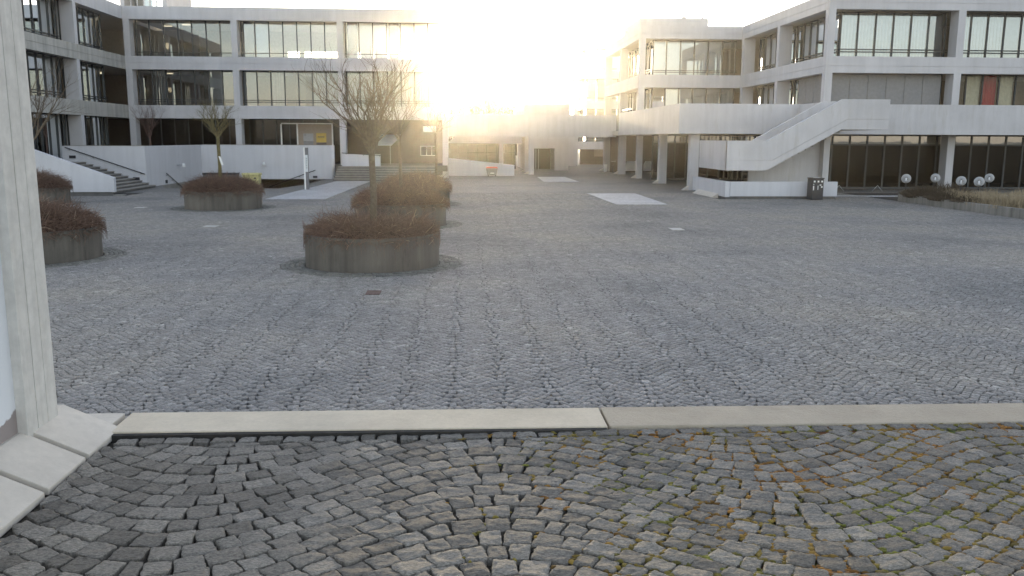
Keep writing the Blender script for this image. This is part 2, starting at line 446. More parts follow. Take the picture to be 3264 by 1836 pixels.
def stone_mesh(C, r, name, mat, z0=0, ztop=(.0, .007), inset=.004, depth=.05, tilt=.003):
    n = len(C)
    cen = C.mean(1, keepdims=True)
    d = cen-C; ln = np.linalg.norm(d, axis=2, keepdims=True)
    T = C+d/ln*inset*1.3
    V = np.zeros((n, 12, 3))
    V[:, 0:4, :2] = C; V[:, 0:4, 2] = z0-depth
    V[:, 4:8, :2] = C; zt = ztop[0]+(ztop[1]-ztop[0])*r.random((n, 1))
    til = r.normal(0, tilt, (n, 4))
    V[:, 4:8, 2] = z0+zt-.005+til
    V[:, 8:12, :2] = T; V[:, 8:12, 2] = z0+zt+til*.9
    F = [[8, 9, 10, 11]]
    for i in range(4):
        j = (i+1) % 4
        F += [[i, j, 4+j, 4+i], [4+i, 4+j, 8+j, 8+i]]
    F = np.array(F)[None]+(np.arange(n)*12)[:, None, None]
    return np_mesh(name, V.reshape(-1, 3), F.reshape(-1, 4), mat)
VFAR = 46.0; VMID = 21.0
def keep_plaza(u, v):
    ok = (v > 7.6) & (v < VFAR) & (u > -.526*v-1.6) & (u < .685*v+1.6)
    for p in PLANT: ok &= (u-p[0])**2+(v-p[1])**2 > (PR+.545)**2
    for p in PATCH: ok &= ~in_poly(u, v, p)
    ok &= ~((u > 20.4) & (v > 20)) & ~((u < -16.3) & (v > 43)) & ~((u > 12.3) & (v > 40.8) & (u < 18.3))
    return ok
def far_mesh(C, r, name, mat):
    n = len(C); V = np.zeros((n, 8, 3))
    V[:, 0:4, :2] = C; V[:, 0:4, 2] = -.04; V[:, 4:8, :2] = C; V[:, 4:8, 2] = .003*r.random((n, 1))+r.normal(0, .001, (n, 4))
    F = np.array([[4, 5, 6, 7]]+[[i, (i+1) % 4, 4+(i+1) % 4, 4+i] for i in range(4)])[None]+(np.arange(n)*8)[:, None, None]
    return np_mesh(name, V.reshape(-1, 3), F.reshape(-1, 4), mat)
C, r_ = stones((-27, 34), (7.2, VFAR+.3), .235, 1.11, -1.77, .155, .101, .018, 3, keep_plaza, None)
cv = C[:, :, 1].mean(1); Cn, Cf = C[cv < VMID], C[cv >= VMID]
struct(stone_mesh(Cn, r_, 'sett_pavement', M['sett'], ztop=(0, .004), tilt=.0013))
struct(far_mesh(Cf, r_, 'sett_pavement', M['sett']))
# bed below the setts that are modelled one by one
struct(MB().quad((-5.5, 6.0, -.028), (6, 6.0, -.028), (33, VFAR, -.028), (-25.5, VFAR, -.028)).build('pavement_bed', M['bed']))
# rings of setts round each planter
rc = []
rr = np.random.default_rng(5)
for (pu, pv_) in PLANT:
    for k, rad in enumerate((PR+.03, PR+.135, PR+.24, PR+.345, PR+.45)):
        nn = int(2*np.pi*rad/.14); ph = rr.random()
        for i in range(nn):
            t0, t1 = (i+ph)/nn*2*np.pi, (i+1+ph)/nn*2*np.pi
            gg = .006/rad
            rc.append([[pu+q*math.cos(t), pv_+q*math.sin(t)] for q, t in ((rad, t1-gg), (rad, t0+gg), (rad+.092, t0+gg), (rad+.092, t1-gg))])
rc = np.array(rc)[:, ::-1]+rr.normal(0, .004, (len(rc), 4, 2))
struct(stone_mesh(rc, rr, 'planter_paving_rings', M['sett_dirt_shade']))
for p in PATCH:
    z = .012
    struct(MB().prism([(x, y, z) for x, y in p], (0, 0, -.03)).build('pale_paving_patch', M['patch']))

# ------------------------------------------------------------------ platform in front with the kerb
ZP = 1.40
struct(MB().box(-9, 12, -12, 4.27, -.02, ZP-.035).build('platform_base', M['plinth']))
struct(MB().quad((-1.66, -1, ZP-.022), (.4, -1, ZP-.022), (.4, 4.03, ZP-.022), (-1.66, 4.03, ZP-.022)).build('platform_joint_bed', M['moss']))
def mossy_sheet():
    nx, ny = 110, 90
    x = np.linspace(.4, 4.2, nx); y = np.linspace(1.2, 4.0, ny)
    V = []
    for j in range(ny):
        for i in range(nx):
            n1 = noise.noise((x[i]*3, y[j]*3, 0)); n2 = noise.noise((x[i]*16, y[j]*16, 4))
            rise = min(1, max(0, (x[i]-.3)/1.3))
            V.append((x[i], y[j], ZP-.022+rise*(.027+.006*n1)+.008*n2*rise))
    F = [(j*nx+i, j*nx+i+1, (j+1)*nx+i+1, (j+1)*nx+i) for j in range(ny-1) for i in range(nx-1)]
    struct(np_mesh('mossy_joint_fill', V, F, M['moss'], True))
mossy_sheet()
def near_stones():
    def keep(u, v): return (u > -1.70) & (u < 4.1) & (v > 1.3) & (v < 3.94)
    C, r = stones((-2.0, 4.4), (.9, 4.4), .30, 2.42, .13, .108, .104, .009, 8, keep, None, .004)
    C[:, :, 1] = np.minimum(C[:, :, 1], 3.90); C[:, :, 0] = np.maximum(C[:, :, 0], -1.645)
    wide = (C[:, :, 1].max(1)-C[:, :, 1].min(1) > .045) & (C[:, :, 0].max(1)-C[:, :, 0].min(1) > .045)
    C = C[wide]
    ex = []; u = -1.62      # straight course along the kerb
    while u < 4.1:
        wdt = .105*(.75+.5*r.random()); ex.append([[u, 3.912], [u+wdt-.014, 3.912], [u+wdt-.014, 3.98], [u, 3.98]]); u += wdt
    C = np.concatenate([C, np.array(ex)+r.normal(0, .004, (len(ex), 4, 2))])
    K = 15
    s = np.concatenate([[0, .035], np.linspace(.11, .89, K-4), [.965, 1]]); A, B = np.meshgrid(s, s)
    w4 = [(1-A)*(1-B), A*(1-B), A*B, (1-A)*B]
    ed = np.minimum(np.minimum(A, 1-A), np.minimum(B, 1-B))
    V = []; F = []
    base_i = 0
    fac = np.array([[j*K+i, j*K+i+1, (j+1)*K+i+1, (j+1)*K+i] for j in range(K-1) for i in range(K-1)])
    rim = [i for i in range(K)]+[(j+1)*K-1 for j in range(1, K)]+[(K-1)*K+i for i in range(K-2, -1, -1)]+[j*K for j in range(K-2, 0, -1)]
    nr = len(rim)
    nz = noise.noise
    for q in range(len(C)):
        P = sum(w4[i][..., None]*C[q, i] for i in range(4))
        cen = C[q].mean(0)
        corner = (np.abs(2*A-1)**9*np.abs(2*B-1)**9)
        P = cen+(P-cen)*(1-.065*corner[..., None])
        zz = np.zeros((K, K)); jx = np.zeros((K, K, 2)); so_ = q*1.37
        for j in range(K):
            for i in range(K):
                x, y = P[j, i]
                zz[j, i] = .0046*nz((x*11, y*24, so_))+.0030*nz((x*32, y*80, so_))+.0021*nz((x*75, y*190, so_))
                if ed[j, i] < .2: jx[j, i] = (.0055*nz((x*30, y*30, so_+9))+.003*nz((x*90, y*90, so_+5)), .0055*nz((x*30, y*30, so_+19))+.003*nz((x*90, y*90, so_+25)))
        rise = min(1, max(0, (cen[0]+.2)/2))*.012
        e = np.clip(ed/.11, 0, 1)
        low = .003+.006*abs(nz((cen[0]*5, cen[1]*5, 3)))
        top = ZP+.002+rise+.005*r.random()-low*(1-e)**1.6+zz+(P[..., 0]-cen[0])*r.normal(0, .018)+(P[..., 1]-cen[1])*r.normal(0, .018)
        P = P+jx
        V.append(np.concatenate([P.reshape(-1, 2), top.reshape(-1, 1)], 1))
        V.append(np.array([[*P.reshape(-1, 2)[k], ZP-.045] for k in rim]))
        F.append(fac+base_i)
        b0 = base_i+K*K
        F.append(np.array([[rim[(k+1) % nr]+base_i, rim[k]+base_i, b0+k, b0+(k+1) % nr] for k in range(nr)]))
        base_i += K*K+nr
    o = np_mesh('platform_sett_pavement', np.concatenate(V), np.concatenate(F), M['sett_near'], True)
    struct(o)
    mo = MB(); rg_ = random.Random(6)
    for q in range(len(C)):
        for i in range(4):
            a, b = C[q, i], C[q, (i+1) % 4]
            for kx in range(3):
                t_ = rg_.random(); p = a*(1-t_)+b*t_
                pr = max(0, min(1, (p[0]+.1)/1.9))*(.55+.9*nz((p[0]*2.2, p[1]*2.2, 8)))
                if rg_.random() > pr*1.9: continue
                rx, ry, rz = .007+.016*rg_.random(), .006+.010*rg_.random(), .004+.006*rg_.random()
                n0 = len(mo.v); zc = ZP-.004+min(1, max(0, (p[0]+.2)/2))*.012
                for (h_, f_) in ((0, 1.0), (.6, .85), (1, .35)):
                    for a6 in range(7): mo.v.append((p[0]+rx*f_*(.7+.6*rg_.random())*math.cos(a6*.8976), p[1]+ry*f_*(.7+.6*rg_.random())*math.sin(a6*.8976), zc+rz*h_))
                for l_ in range(2):
                    for a6 in range(7): mo.f.append((n0+l_*7+a6, n0+l_*7+(a6+1) % 7, n0+l_*7+7+(a6+1) % 7, n0+l_*7+7+a6))
                mo.f.append(tuple(n0+14+a6 for a6 in range(7)))
    struct(mo.build('moss', M['mosslump'], None, True), 'stuff')
    try: o.data.set_sharp_from_angle(angle=R(40))
    except Exception: pass
near_stones()
# kerb: three stones, a dark strip covers the front of the middle one
def kerb(u0, u1, mat, skew0, skew1, z):
    o = MB().prism([(u0, 4.012+skew0, z), (u1, 4.012+skew1, z), (u1, 4.312+skew1, z), (u0, 4.312+skew0, z)], (0, 0, -.28)).build('kerb', mat, None, False, .006)
    struct(o)
struct(MB().prism([(-1.66, 3.992, 1.414), (.70, 3.970, 1.414), (.70, 4.02, 1.414), (-1.66, 4.02, 1.414)], (0, 0, -.1)).build('kerb_shade_strip', M['bed']))  # dark strip: shade and dirt of the kerb front put in as colour
kerb(-4.5, -1.715, M['block'], .03, .012, 1.42)
kerb(-1.68, .706, M['kerb'], .012, -.012, 1.421)
kerb(.717, 6, M['kerb2'], -.013, -.075, 1.423)

# pillar at the edge of the picture with its sloped foot blocks
t = thing('concrete_pillar', 'tall board-marked concrete pillar cut by the picture edge beside sloped foot blocks', 'pillar', (-2.0, 3.8, 1.4))
mb = MB()
for a, b in ((3.70, 3.792), (3.797, 3.886), (3.891, 3.985)): mb.box(-2.28, -1.885-.002*random.random(), a, b, 1.2, 7)
mb.box(-2.25, -1.897, 3.71, 3.975, 1.2, 6.99)
mb.build('shaft', M['boards'], t, False, .002)
mb = MB(); mb.box(-2.2, -1.890, 3.790, 3.799, 1.2, 6.98); mb.box(-2.2, -1.890, 3.884, 3.893, 1.2, 6.98); mb.build('board_joint', M['plinth'], t)
tag(MB().box(-2.6, -1.928, 2.0, 3.702, 1.2, 7).build('painted_wall', M['paint']), 'white painted wall with flaking paint at its foot left of the board-marked pillar', 'wall')
blab = ['pale sloped foot block with its end beside the kerb stones', 'pale sloped foot block in the middle between two dark gaps', 'pale sloped foot block cut by the left picture edge']
for i, (a, b) in enumerate(((3.745, 4.11), (3.365, 3.71), (2.95, 3.33))):
    o = MB().prism([(-1.655, a, 1.385), (-1.655, a, 1.415), (-1.915, a, 1.535), (-2.02, a, 1.535), (-2.02, a, 1.385)], (0, b-a, 0)).build('sloped_block', M['block'], None, False, .004)
    tag(o, blab[i], 'concrete block', 'sloped foot blocks below the pillar')
struct(MB().prism([(-1.70, 2.9, 1.38), (-1.70, 2.9, 1.40), (-1.93, 2.9, 1.51), (-2.02, 2.9, 1.51), (-2.02, 2.9, 1.38)], (0, 1.15, 0)).build('block_bedding', M['plinth']))

# ------------------------------------------------------------------ buildings
class Facade:
    def __init__(s, axis, plane, start, dirn, inward): s.a, s.p, s.s0, s.d, s.i = axis, plane, start, dirn, inward
    def pt(s, t, d, z):
        if s.a == 'u': return (s.s0+s.d*t, s.p+s.i*d, z)
        return (s.p+s.i*d, s.s0+s.d*t, z)
    def box(s, mb, t0, t1, d0, d1, z0, z1):
        a, b = s.pt(t0, d0, z0), s.pt(t1, d1, z1)
        mb.box(a[0], b[0], a[1], b[1], z0, z1)
def band(F, root, t0, t1, z0, z1, joint, mat='wall', th=.36, name='floor_band', d=0.0):
    mb = MB()
    if joint:
        F.box(mb, t0, t1, d, d+th, z0, joint-.009); F.box(mb, t0, t1, d, d+th, joint+.009, z1)
        F.box(mb, t0+.02, t1-.02, d+.03, d+th-.03, joint-.02, joint+.02)
    else: F.box(mb, t0, t1, d, d+th, z0, z1)
    return mb.build(name, M[mat], root)
def columns(F, root, ts, spans, w=.42, dep=.85, mat='wall', deps=None):
    for k, t in enumerate(ts):
        mb = MB()
        for z0, z1 in spans: F.box(mb, t, t+w, .003, (deps or {}).get(k, dep), z0-.03, z1+.03)
        mb.build('column', M[mat], root)
def window(F, root, t0, t1, z0, z1, n, d=1.15, rails=(.28, .42), blinds='', top=.07, gl='glass', pitch=None, transom=None):
    mb = MB()
    F.box(mb, t0, t1, d, d+.09, z1-top, z1); F.box(mb, t0, t1, d, d+.09, z0, z0+.06)
    st = (t1-t0)/n
    for i in range(n+1):
        c = t0+i*st; c = min(max(c, t0+.035), t1-.035)
        F.box(mb, c-.035, c+.035, d-.012, d+.102, z0-.02, z1+.01)
    if transom: F.box(mb, t0, t1, d+.004, d+.086, transom-.035, transom+.035)
    o = mb.build('window', M['frame'], root)
    mb = MB(); mb.quad(F.pt(t0+.01, d+.05, z0+.01), F.pt(t1-.01, d+.05, z0+.01), F.pt(t1-.01, d+.05, z1-.01), F.pt(t0+.01, d+.05, z1-.01)); mb.build('pane', M[gl], o)
    if rails:
        mb = MB()
        for rz in rails: F.box(mb, t0-.1, t1+.1, d-.1, d-.06, z0+rz-.022, z0+rz+.022)
        mb.build('guard_rail', M['frame'], o)
    for i, ch in enumerate(blinds[:n]):
        a, b = t0+i*st+.05, t0+(i+1)*st-.05
        mb = MB()
        if ch in 'VPL':      # vertical slats; P only part of the pane, L leaves gaps
            e = b if ch != 'P' else a+(b-a)*.55
            k = max(3, int((e-a)/.09)); stp = (e-a)/k
            for q in range(k):
                x = a+q*stp; dd = .02 if ch != 'L' else .045
                x1 = x+stp*(1.0 if ch != 'L' else .72)
                mb.quad(F.pt(x, d+.16, z0+.05), F.pt(x1, d+.16+dd*(1 if q % 2 else -1), z0+.05), F.pt(x1, d+.16+dd*(1 if q % 2 else -1), z1-.04), F.pt(x, d+.16, z1-.04))
            mb.build('blind', M['blind'], o)
        elif ch in 'Rr':     # roller blind
            zz = z0+.05 if ch == 'R' else z0+(z1-z0)*.35
            F.box(mb, a, b, d+.14, d+.15, zz, z1-.03); mb.build('blind', M['blind_grey'], o)
        elif ch == 'W':
            F.box(mb, a, b, d+.14, d+.15, z0+.05, z1-.03); mb.build('blind', M['blind'], o)
        elif ch in 'YX':
            k = 9; stp = (b-a)/k
            for q in range(k):
                x = a+q*stp
                mb.quad(F.pt(x, d+.18+.03*(q % 2), z0+.05), F.pt(x+stp, d+.18+.03*((q+1) % 2), z0+.05), F.pt(x+stp, d+.18+.03*((q+1) % 2), z1-.03), F.pt(x, d+.18+.03*(q % 2), z1-.03))
            mb.build('curtain', M['redcloth' if ch == 'X' else 'creamcloth'], o)
        elif ch == 'D':      # dark pier behind the glass
            F.box(mb, a+.1, b-.1, d+.2, d+.6, z0, z1); mb.build('interior_pier', M['interior_dark'], o)
    return o

def joint_of(z0, z1): return z0+(z1-z0)*.5

# ---- left building ---------------------------------------------------
LB = thing('concrete_building', 'three storey pale concrete building left of the sun with open frame bays and recessed windows', 'building', (-12, 66, 0))
LZ = [(4.15, 5.05), (7.50, 8.40), (10.88, 11.75)]
FL = Facade('u', 63.4, -23.35, 1, 1); BW = 7.33
WL_ = Facade('v', -23.35, 63.4, -1, -1)
TW = 3*BW+.44
for i, (z0, z1) in enumerate(LZ):
    band(FL, LB, 0.0, TW, z0, z1, joint_of(z0, z1) if i < 2 else None)
    band(WL_, LB, 0.003, 3*7.4+.4, z0, z1, joint_of(z0, z1) if i < 2 else None, 'wall_old' if i < 2 else 'wall')
spansL = [(5.05, 7.5), (8.4, 10.88), (.9, 4.15)]
columns(FL, LB, [BW*i for i in range(0, 3)], spansL, dep=.8)
columns(FL, LB, [3*BW], [(5.05, 7.5), (8.4, 10.88), (.0, 4.15)], dep=1.6)
columns(WL_, LB, [7.4*i for i in range(1, 4)], spansL, dep=.8)
def slabs(root, x0, x1, y0, y1, zs, roof):
    for i, (z0, z1) in enumerate(zs):
        last = i == len(zs)-1
        MB().box(x0, x1, y0, y1, z0+.12, z0+(.5 if not last else .72)).build('roof' if last and roof else 'floor_slab', M['ceiling'], root)
slabs(LB, -23.0, -1.3, 63.77, 74, LZ, True)
slabs(LB, -34, -23.72, 41, 74, LZ, True)
MB().box(-34, -1.0, 62.3, 74, .5, .9).build('floor_slab', M['floor_in'], LB)
MB().box(-34, -23.0, 41, 62.2, .5, .9).build('floor_slab', M['floor_in'], LB)
bl = [['', '', ''], ['NNVNRNN', 'NNNNVVV', 'VVVVVVV'], ['', 'RNNNNNN', 'NNRRNNN']]
for b in range(3):
    for lv, (z0, z1) in enumerate(((5.0, 7.62), (8.35, 11.0))):
        pat = {(0, 0): 'NLNNNRN', (1, 0): 'RNVNNVV', (2, 0): 'VVVVVVV', (0, 1): 'NNNNNNN', (1, 1): 'DWNNNNN', (2, 1): 'DRRDNNN'}[(b, lv)]
        window(FL, LB, b*BW+.44, (b+1)*BW-.02, z0-.35, z1, 7, 1.0, (.75,) if lv else (.68, .82), pat, .07, 'glass' if lv and b else 'glass_mid')
    if b < 2: window(FL, LB, b*BW+.44, (b+1)*BW-.02, .9, 4.27, 7, 2.2, None, 'NNRNNNN' if b == 0 else '', .07, 'glass_dark')
for b in range(3):
    for lv, (z0, z1) in enumerate(((.9, 4.27), (5.0, 7.62), (8.35, 11.0))):
        rnd = random.Random(b*10+lv)
        pat = ''.join(rnd.choice('NNNRLVNN') for _ in range(7))
        window(WL_, LB, b*7.4+.46 if b else 1.3, (b+1)*7.4-.02, z0-(.35 if lv else 0), z1, 7, 1.0, (.68, .82) if lv else None, pat, .07, 'glass_mid')
# interior back walls: closed on the lower floors, a window strip towards the sky on the top floor
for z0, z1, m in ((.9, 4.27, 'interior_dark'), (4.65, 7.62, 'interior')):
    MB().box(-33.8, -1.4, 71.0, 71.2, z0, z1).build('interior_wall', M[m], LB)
mb = MB(); mb.box(-33.8, -15.6, 71, 71.2, 8.0, 11); mb.box(-15.6, -1.4, 71, 71.2, 9.52, 11); mb.box(-15.6, -1.4, 71, 71.2, 8.0, 8.28)
mb.box(-15.6, -13.6, 71, 71.2, 8.28, 9.52); mb.box(-12.7, -12.3, 71, 71.2, 8.28, 9.52); mb.box(-9.2, -8.7, 71, 71.2, 8.28, 9.52)
mb.build('interior_wall', M['ceiling'], LB)
for z0, z1 in ((.9, 4.27), (4.65, 7.62), (8.0, 11.0)):
    MB().box(-30.0, -29.8, 41.2, 71, z0, z1).build('interior_wall', M['interior'], LB)
    MB().box(-29.8, -26.0, 63.0, 63.2, z0, z1).build('interior_wall', M['interior'], LB)
# partitions seen through the panes
for u, z0, z1 in ((-19.2, 4.65, 7.62), (-12.4, 4.65, 7.62), (-5.2, 4.65, 7.62), (-20.5, 8.0, 11), (-6.1, 8.0, 11), (-18.0, .9, 4.27)):
    MB().box(u-.1, u+.1, 67.0, 71, z0, z1).build('interior_wall', M['interior'], LB)
for u, v, z in ((-21.6, 67.5, 10.93), (-20.0, 66.6, 10.93), (-21.9, 68, 7.55), (-24.9, 58.5, 7.55)):
    MB().box(u-.3, u+.3, v-.06, v+.06, z-.03, z+.01).build('ceiling_lamp', M['lampglow'], LB)
# roof structure with a window row
mb = MB(); mb.box(-24.4, -21.1, 66, 72, 14.0, 14.4); mb.box(-24.4, -24.1, 66, 72, 11.6, 14.0); mb.box(-21.4, -21.1, 66.0, 72, 11.6, 14.0)
for i in range(1, 6): mb.box(-24.1+i*.45-.03, -24.1+i*.45+.03, 66.05, 66.12, 11.6, 14)
mb.build('roof_pavilion', M['wall'], LB)
MB().box(-24.1, -21.4, 68, 68.1, 11.6, 14).build('roof_pavilion_pane', M['glass'], LB)
# ground floor passage at the right bay: back wall with a small white framed window
mb = MB(); mb.box(-9.0, -1.4, 68.4, 68.6, .9, 4.2); mb.build('interior_wall', M['interior_dark'], LB)
mb = MB()
mb.box(-3.2, -1.9, 68.26, 68.36, 2.18, 2.26); mb.box(-3.2, -1.9, 68.26, 68.36, 1.48, 1.54)
for x in (-3.16, -2.7, -2.3, -1.94): mb.box(x-.03, x+.03, 68.25, 68.37, 1.48, 2.26)
fr = mb.build('window', M['white'], LB); MB().quad((-3.15, 68.32, 1.5), (-1.95, 68.32, 1.5), (-1.95, 68.32, 2.2), (-3.15, 68.32, 2.2)).build('pane', M['glass_dark'], fr)
# white door frame of the glazed porch in the middle bay
mb = MB()
for x in (-13.22, -12.05, -9.5): mb.box(x-.05, x+.05, 65.35, 65.45, .9, 3.82)
mb.box(-13.2, -9.45, 65.34, 65.46, 3.82, 3.9)
fr = mb.build('porch_frame', M['white'], LB)
MB().box(-12.0, -9.56, 65.5, 65.56, .9, 3.8).build('porch_panel', M['interior'], fr)
# posters on the porch panel
t = thing('poster', 'yellow poster with a dark lower edge on the porch panel', 'poster', (-10.33, 65.45, 2.7), 'posters on the porch')
MB().box(-10.7, -9.97, 65.46, 65.48, 2.5, 3.17).build('sheet', M['poster_yellow'], t); MB().box(-10.7, -9.97, 65.455, 65.475, 2.25, 2.49).build('lower_print', M['poster_dark'], t)
mb = MB(); mb.box(-10.6, -10.1, 65.45, 65.459, 2.86, 2.93); mb.build('printed_line', M['poster_dark'], t)
t = thing('poster', 'pale grey notice with a dark ring mark and dark lower half, on the porch panel', 'poster', (-11.28, 65.45, 2.7), 'posters on the porch')
MB().box(-11.64, -10.92, 65.46, 65.48, 2.6, 3.14).build('sheet', M['poster_grey'], t); MB().box(-11.64, -10.92, 65.455, 65.475, 2.25, 2.59).build('lower_print', M['shutter'], t)
mb = MB(); mb.tube([(-11.5+.06*math.cos(a*.5236), 65.455, 3.03+.06*math.sin(a*.5236)) for a in range(13)], .012, 5); mb.build('ring_mark', M['poster_dark'], t)
# chairs standing behind the top floor windows
def chair(loc):
    t = thing('chair', 'dark chair in the row behind the bright top floor window', 'chair', loc, 'chairs behind the top floor window')
    x, y, z = loc
    MB().box(x-.2, x+.2, y-.2, y+.2, z+.42, z+.46).build('seat', M['dark'], t)
    MB().prism([(x-.2, y+.2, z+.52), (x+.2, y+.2, z+.52), (x+.16, y+.24, z+.86), (x-.16, y+.24, z+.86)], (0, .02, 0)).build('backrest', M['dark'], t)
    for a in (-.18, .18):
        for b in (-.18, .2):
            mb = MB(); mb.tube([(x+a, y+b, z), (x+a, y+b*1.0, z+(.86 if b > 0 else .43))], .012, 5); mb.build('leg', M['dark'], t)
    return t
c0 = chair((-13.0, 69.6, 8.0))
for i in range(1, 9): copy_thing(c0, (-13.0+i*.62, 69.6+.15*(i % 2), 8.0))

# white sign beside the passage column and the sloped glass canopy
tag(MB().box(-2.72, -1.8, 63.0, 63.06, 3.27, 3.68).build('sign_board', M['white']), 'blank white sign board fixed beside the concrete column over the passage', 'sign')
t = thing('glass_canopy', 'sloping pale glass canopy on a slender post above the entrance stairs', 'canopy', (-5.3, 66, .9))
MB().prism([(-6.2, 65.6, 2.28), (-5.2, 65.6, 2.28), (-4.5, 67.6, 3.05), (-6.2, 67.6, 3.05)], (0, 0, .05)).build('roof_sheet', M['blind'], t)
MB().tube([(-5.3, 65.66, .9), (-5.3, 65.66, 2.3)], .03, 8).build('post', M['steel'], t)
# entrance stairs
t = thing('entrance_stairs', 'wide grey stone steps up to the passage right of the terrace wall', 'stairs', (-5, 60, 0))
for i in range(6):
    st = MB().box(-8.55+i*.02, -1.72, 58.45+i*.36, 62.2, i*.15+.09, (i+1)*.15-.002).build('step', M['step'], t)
    MB().box(-8.54+i*.02, -1.73, 58.49+i*.36, 62.19, i*.15-.01, i*.15+.089).build('riser', M['plinth'], st)
tag(MB().box(-8.3, -5.65, 61.3, 61.5, .9, 1.72).build('parapet_wall', M['white_wall']), 'low pale parapet wall with dark rail behind the entrance stairs', 'wall')
t = thing('handrail', 'dark handrail along the low parapet wall by the entrance stairs', 'handrail', (-7, 61.2, 1.8))
MB().tube([(-8.3, 61.25, 1.80), (-5.6, 61.25, 1.64), (-5.6, 61.25, 1.2)], .03, 6).build('rail', M['dark'], t)
for x in (-8.0, -6.8, -5.7): MB().tube([(x, 61.25, 1.80-.06*(x+8.3)), (x, 61.31, 1.70-.06*(x+8.3))], .015, 5).build('bracket', M['dark'], t)

# ---- terrace wall, its stairs and fittings ------------------------------
TW_ = thing('terrace_wall', 'long smooth pale terrace wall stepping back in front of the left building', 'wall', (-16, 55, 0))
zt = 2.32
def wall_with_joints(F, t0, t1, zb, root):
    mb = MB(); zs = [zb, .72, 1.08, zt]
    for a, b in zip(zs[:-1], zs[1:]): F.box(mb, t0, t1, 0, .3, a+(.005 if a > zb else 0), b-(.005 if b < zt else 0))
    F.box(mb, t0+.02, t1-.02, .02, .28, zb, zt-.02)
    return mb.build('wall_panel', M['white_wall'], root, False)
wall_with_joints(Facade('u', 50.94, -22.6, 1, 1), 0, 4.57, -.03, TW_)
wall_with_joints(Facade('v', -18.03, 51.245, 1, -1), 0, 10.75, -1.3, TW_)
wall_with_joints(Facade('u', 61.7, -18.02, 1, 1), 0, 8.95, -1.3, TW_)
mb = MB(); mb.lathe([(.0001, zt), (.19, zt), (.19, -.05), (.0001, -.05)], (-9.07, 61.9), 24); mb.build('rounded_end', M['white_wall'], TW_, True)
MB().box(-22.6, -18.3, 51.25, 62.2, .5, .86).build('terrace_floor', M['step'], TW_)
MB().box(-22.5, -18.1, 50.92, 51.2, zt, zt+.025).build('coping', M['step'], TW_); MB().box(-17.95, -9.1, 61.68, 62.0, zt+.002, zt+.027).build('coping', M['step'], TW_)
for x in (-22.06, -18.59):
    z = 1.71 if x < -20 else .49
    MB().box(x-.18, x+.18, 50.91, 50.945, z-.09, z+.07).build('step_light', M['dark'], TW_)
MB().box(-18.04, -18.0, 54.1, 54.45, .05, .25).build('step_light', M['dark'], TW_)
MB().box(-10.4, -10.1, 61.66, 61.705, .05, .2).build('step_light', M['dark'], TW_)
def rail(label, pts, off):
    t = thing('handrail', label, 'handrail', pts[0])
    MB().tube(pts, .03, 6).build('rail', M['dark'], t)
    a, b = Vector(pts[0]), Vector(pts[-1])
    for q in (.05, .35, .65, .95):
        p = a.lerp(b, q); MB().tube([p, p+Vector((0, 0, -.07)), p+Vector(off)+Vector((0, 0, -.07))], .013, 5).build('bracket', M['dark'], t)
rail('dark sloping handrail on the terrace wall above the climbing stairs', [(-22.4, 50.84, 2.24), (-18.08, 50.84, .74)], (0, .1, 0))
rail('short dark handrail going down along the inner face of the terrace wall', [(-17.93, 54.1, .66), (-17.93, 57.3, -.48)], (-.1, 0, 0))
rail('dark handrail climbing to the right behind the slim info pillar', [(-13.4, 61.58, -.56), (-10.2, 61.58, .6)], (0, .1, 0))
def wall_lamp(label, p, arm):
    t = thing('wall_lamp', label, 'wall lamp', p, 'white lamps on the terrace wall')
    a = Vector(p); b = a+Vector(arm)
    MB().tube([a, b], .035, 8).build('arm', M['steel'], t)
    MB().lathe([(.05, b.z+.1), (.08, b.z+.04), (.14, b.z-.14), (.001, b.z-.14)], (b.x, b.y), 20).build('shade', M['white'], t, True)
wall_lamp('white bell wall lamp above the short descending handrail', (-18.03, 56.4, 1.1), (.36, .2, .0))
wall_lamp('white bell wall lamp above the yellow box', (-13.7, 61.7, 1.05), (0, -.28, .0))
# stairs climbing left between the terrace wall and a side wall
t = thing('outdoor_stairs', 'grey stairs climbing left behind a sloped pale side wall', 'stairs', (-19, 47, 0))
for i in range(11):
    u_ = -17.5-i*.38; st = MB().box(u_, -22.8, 43.55, 50.93, i*.13+.085, (i+1)*.13-.002).build('step', M['step'], t)
    MB().box(u_-.04, -22.79, 43.56, 50.92, i*.13-.01, i*.13+.084).build('riser', M['plinth'], st)
mb = MB(); mb.prism([(-16.88, 43.26, .17), (-16.88, 43.26, .87), (-23.5, 43.26, 3.27), (-23.5, 43.26, .17)], (0, .28, 0)); mb.build('side_wall', M['white_wall'], t, False, .01)
MB().box(-23.4, -17.0, 43.34, 43.5, -.03, .172).build('plinth', M['plinth'], t)
MB().box(-16.95, -16.45, 43.25, 43.6, -.03, .05).build('foot_slab', M['step'], t)
# boxes in the sunken court
t = thing('grit_bin', 'pale yellow grit bin standing against the terrace wall', 'bin', (-13.75, 58, -1.25))
MB().prism([(-14.22, 57.6, -1.25), (-13.27, 57.6, -1.25), (-13.22, 57.55, .36), (-14.27, 57.55, .36)], (0, .8, 0)).build('body', M['yellow'], t, False, .03)
MB().box(-14.3, -13.19, 57.5, 58.45, .37, .54).build('lid', M['yellow'], t, False, .04)
MB().box(-13.5, -13.38, 57.48, 57.56, .17, .26).build('latch', M['dark'], t)
t = thing('storage_box', 'long dark storage box half hidden by the shrub at the terrace wall', 'box', (-15.8, 58, -1.25))
MB().box(-16.85, -14.72, 57.8, 58.6, -1.25, .42).build('body', M['plinth'], t, False, .02); MB().box(-16.88, -14.69, 57.77, 58.63, .42, .54).build('lid', M['dark'], t, False, .02)
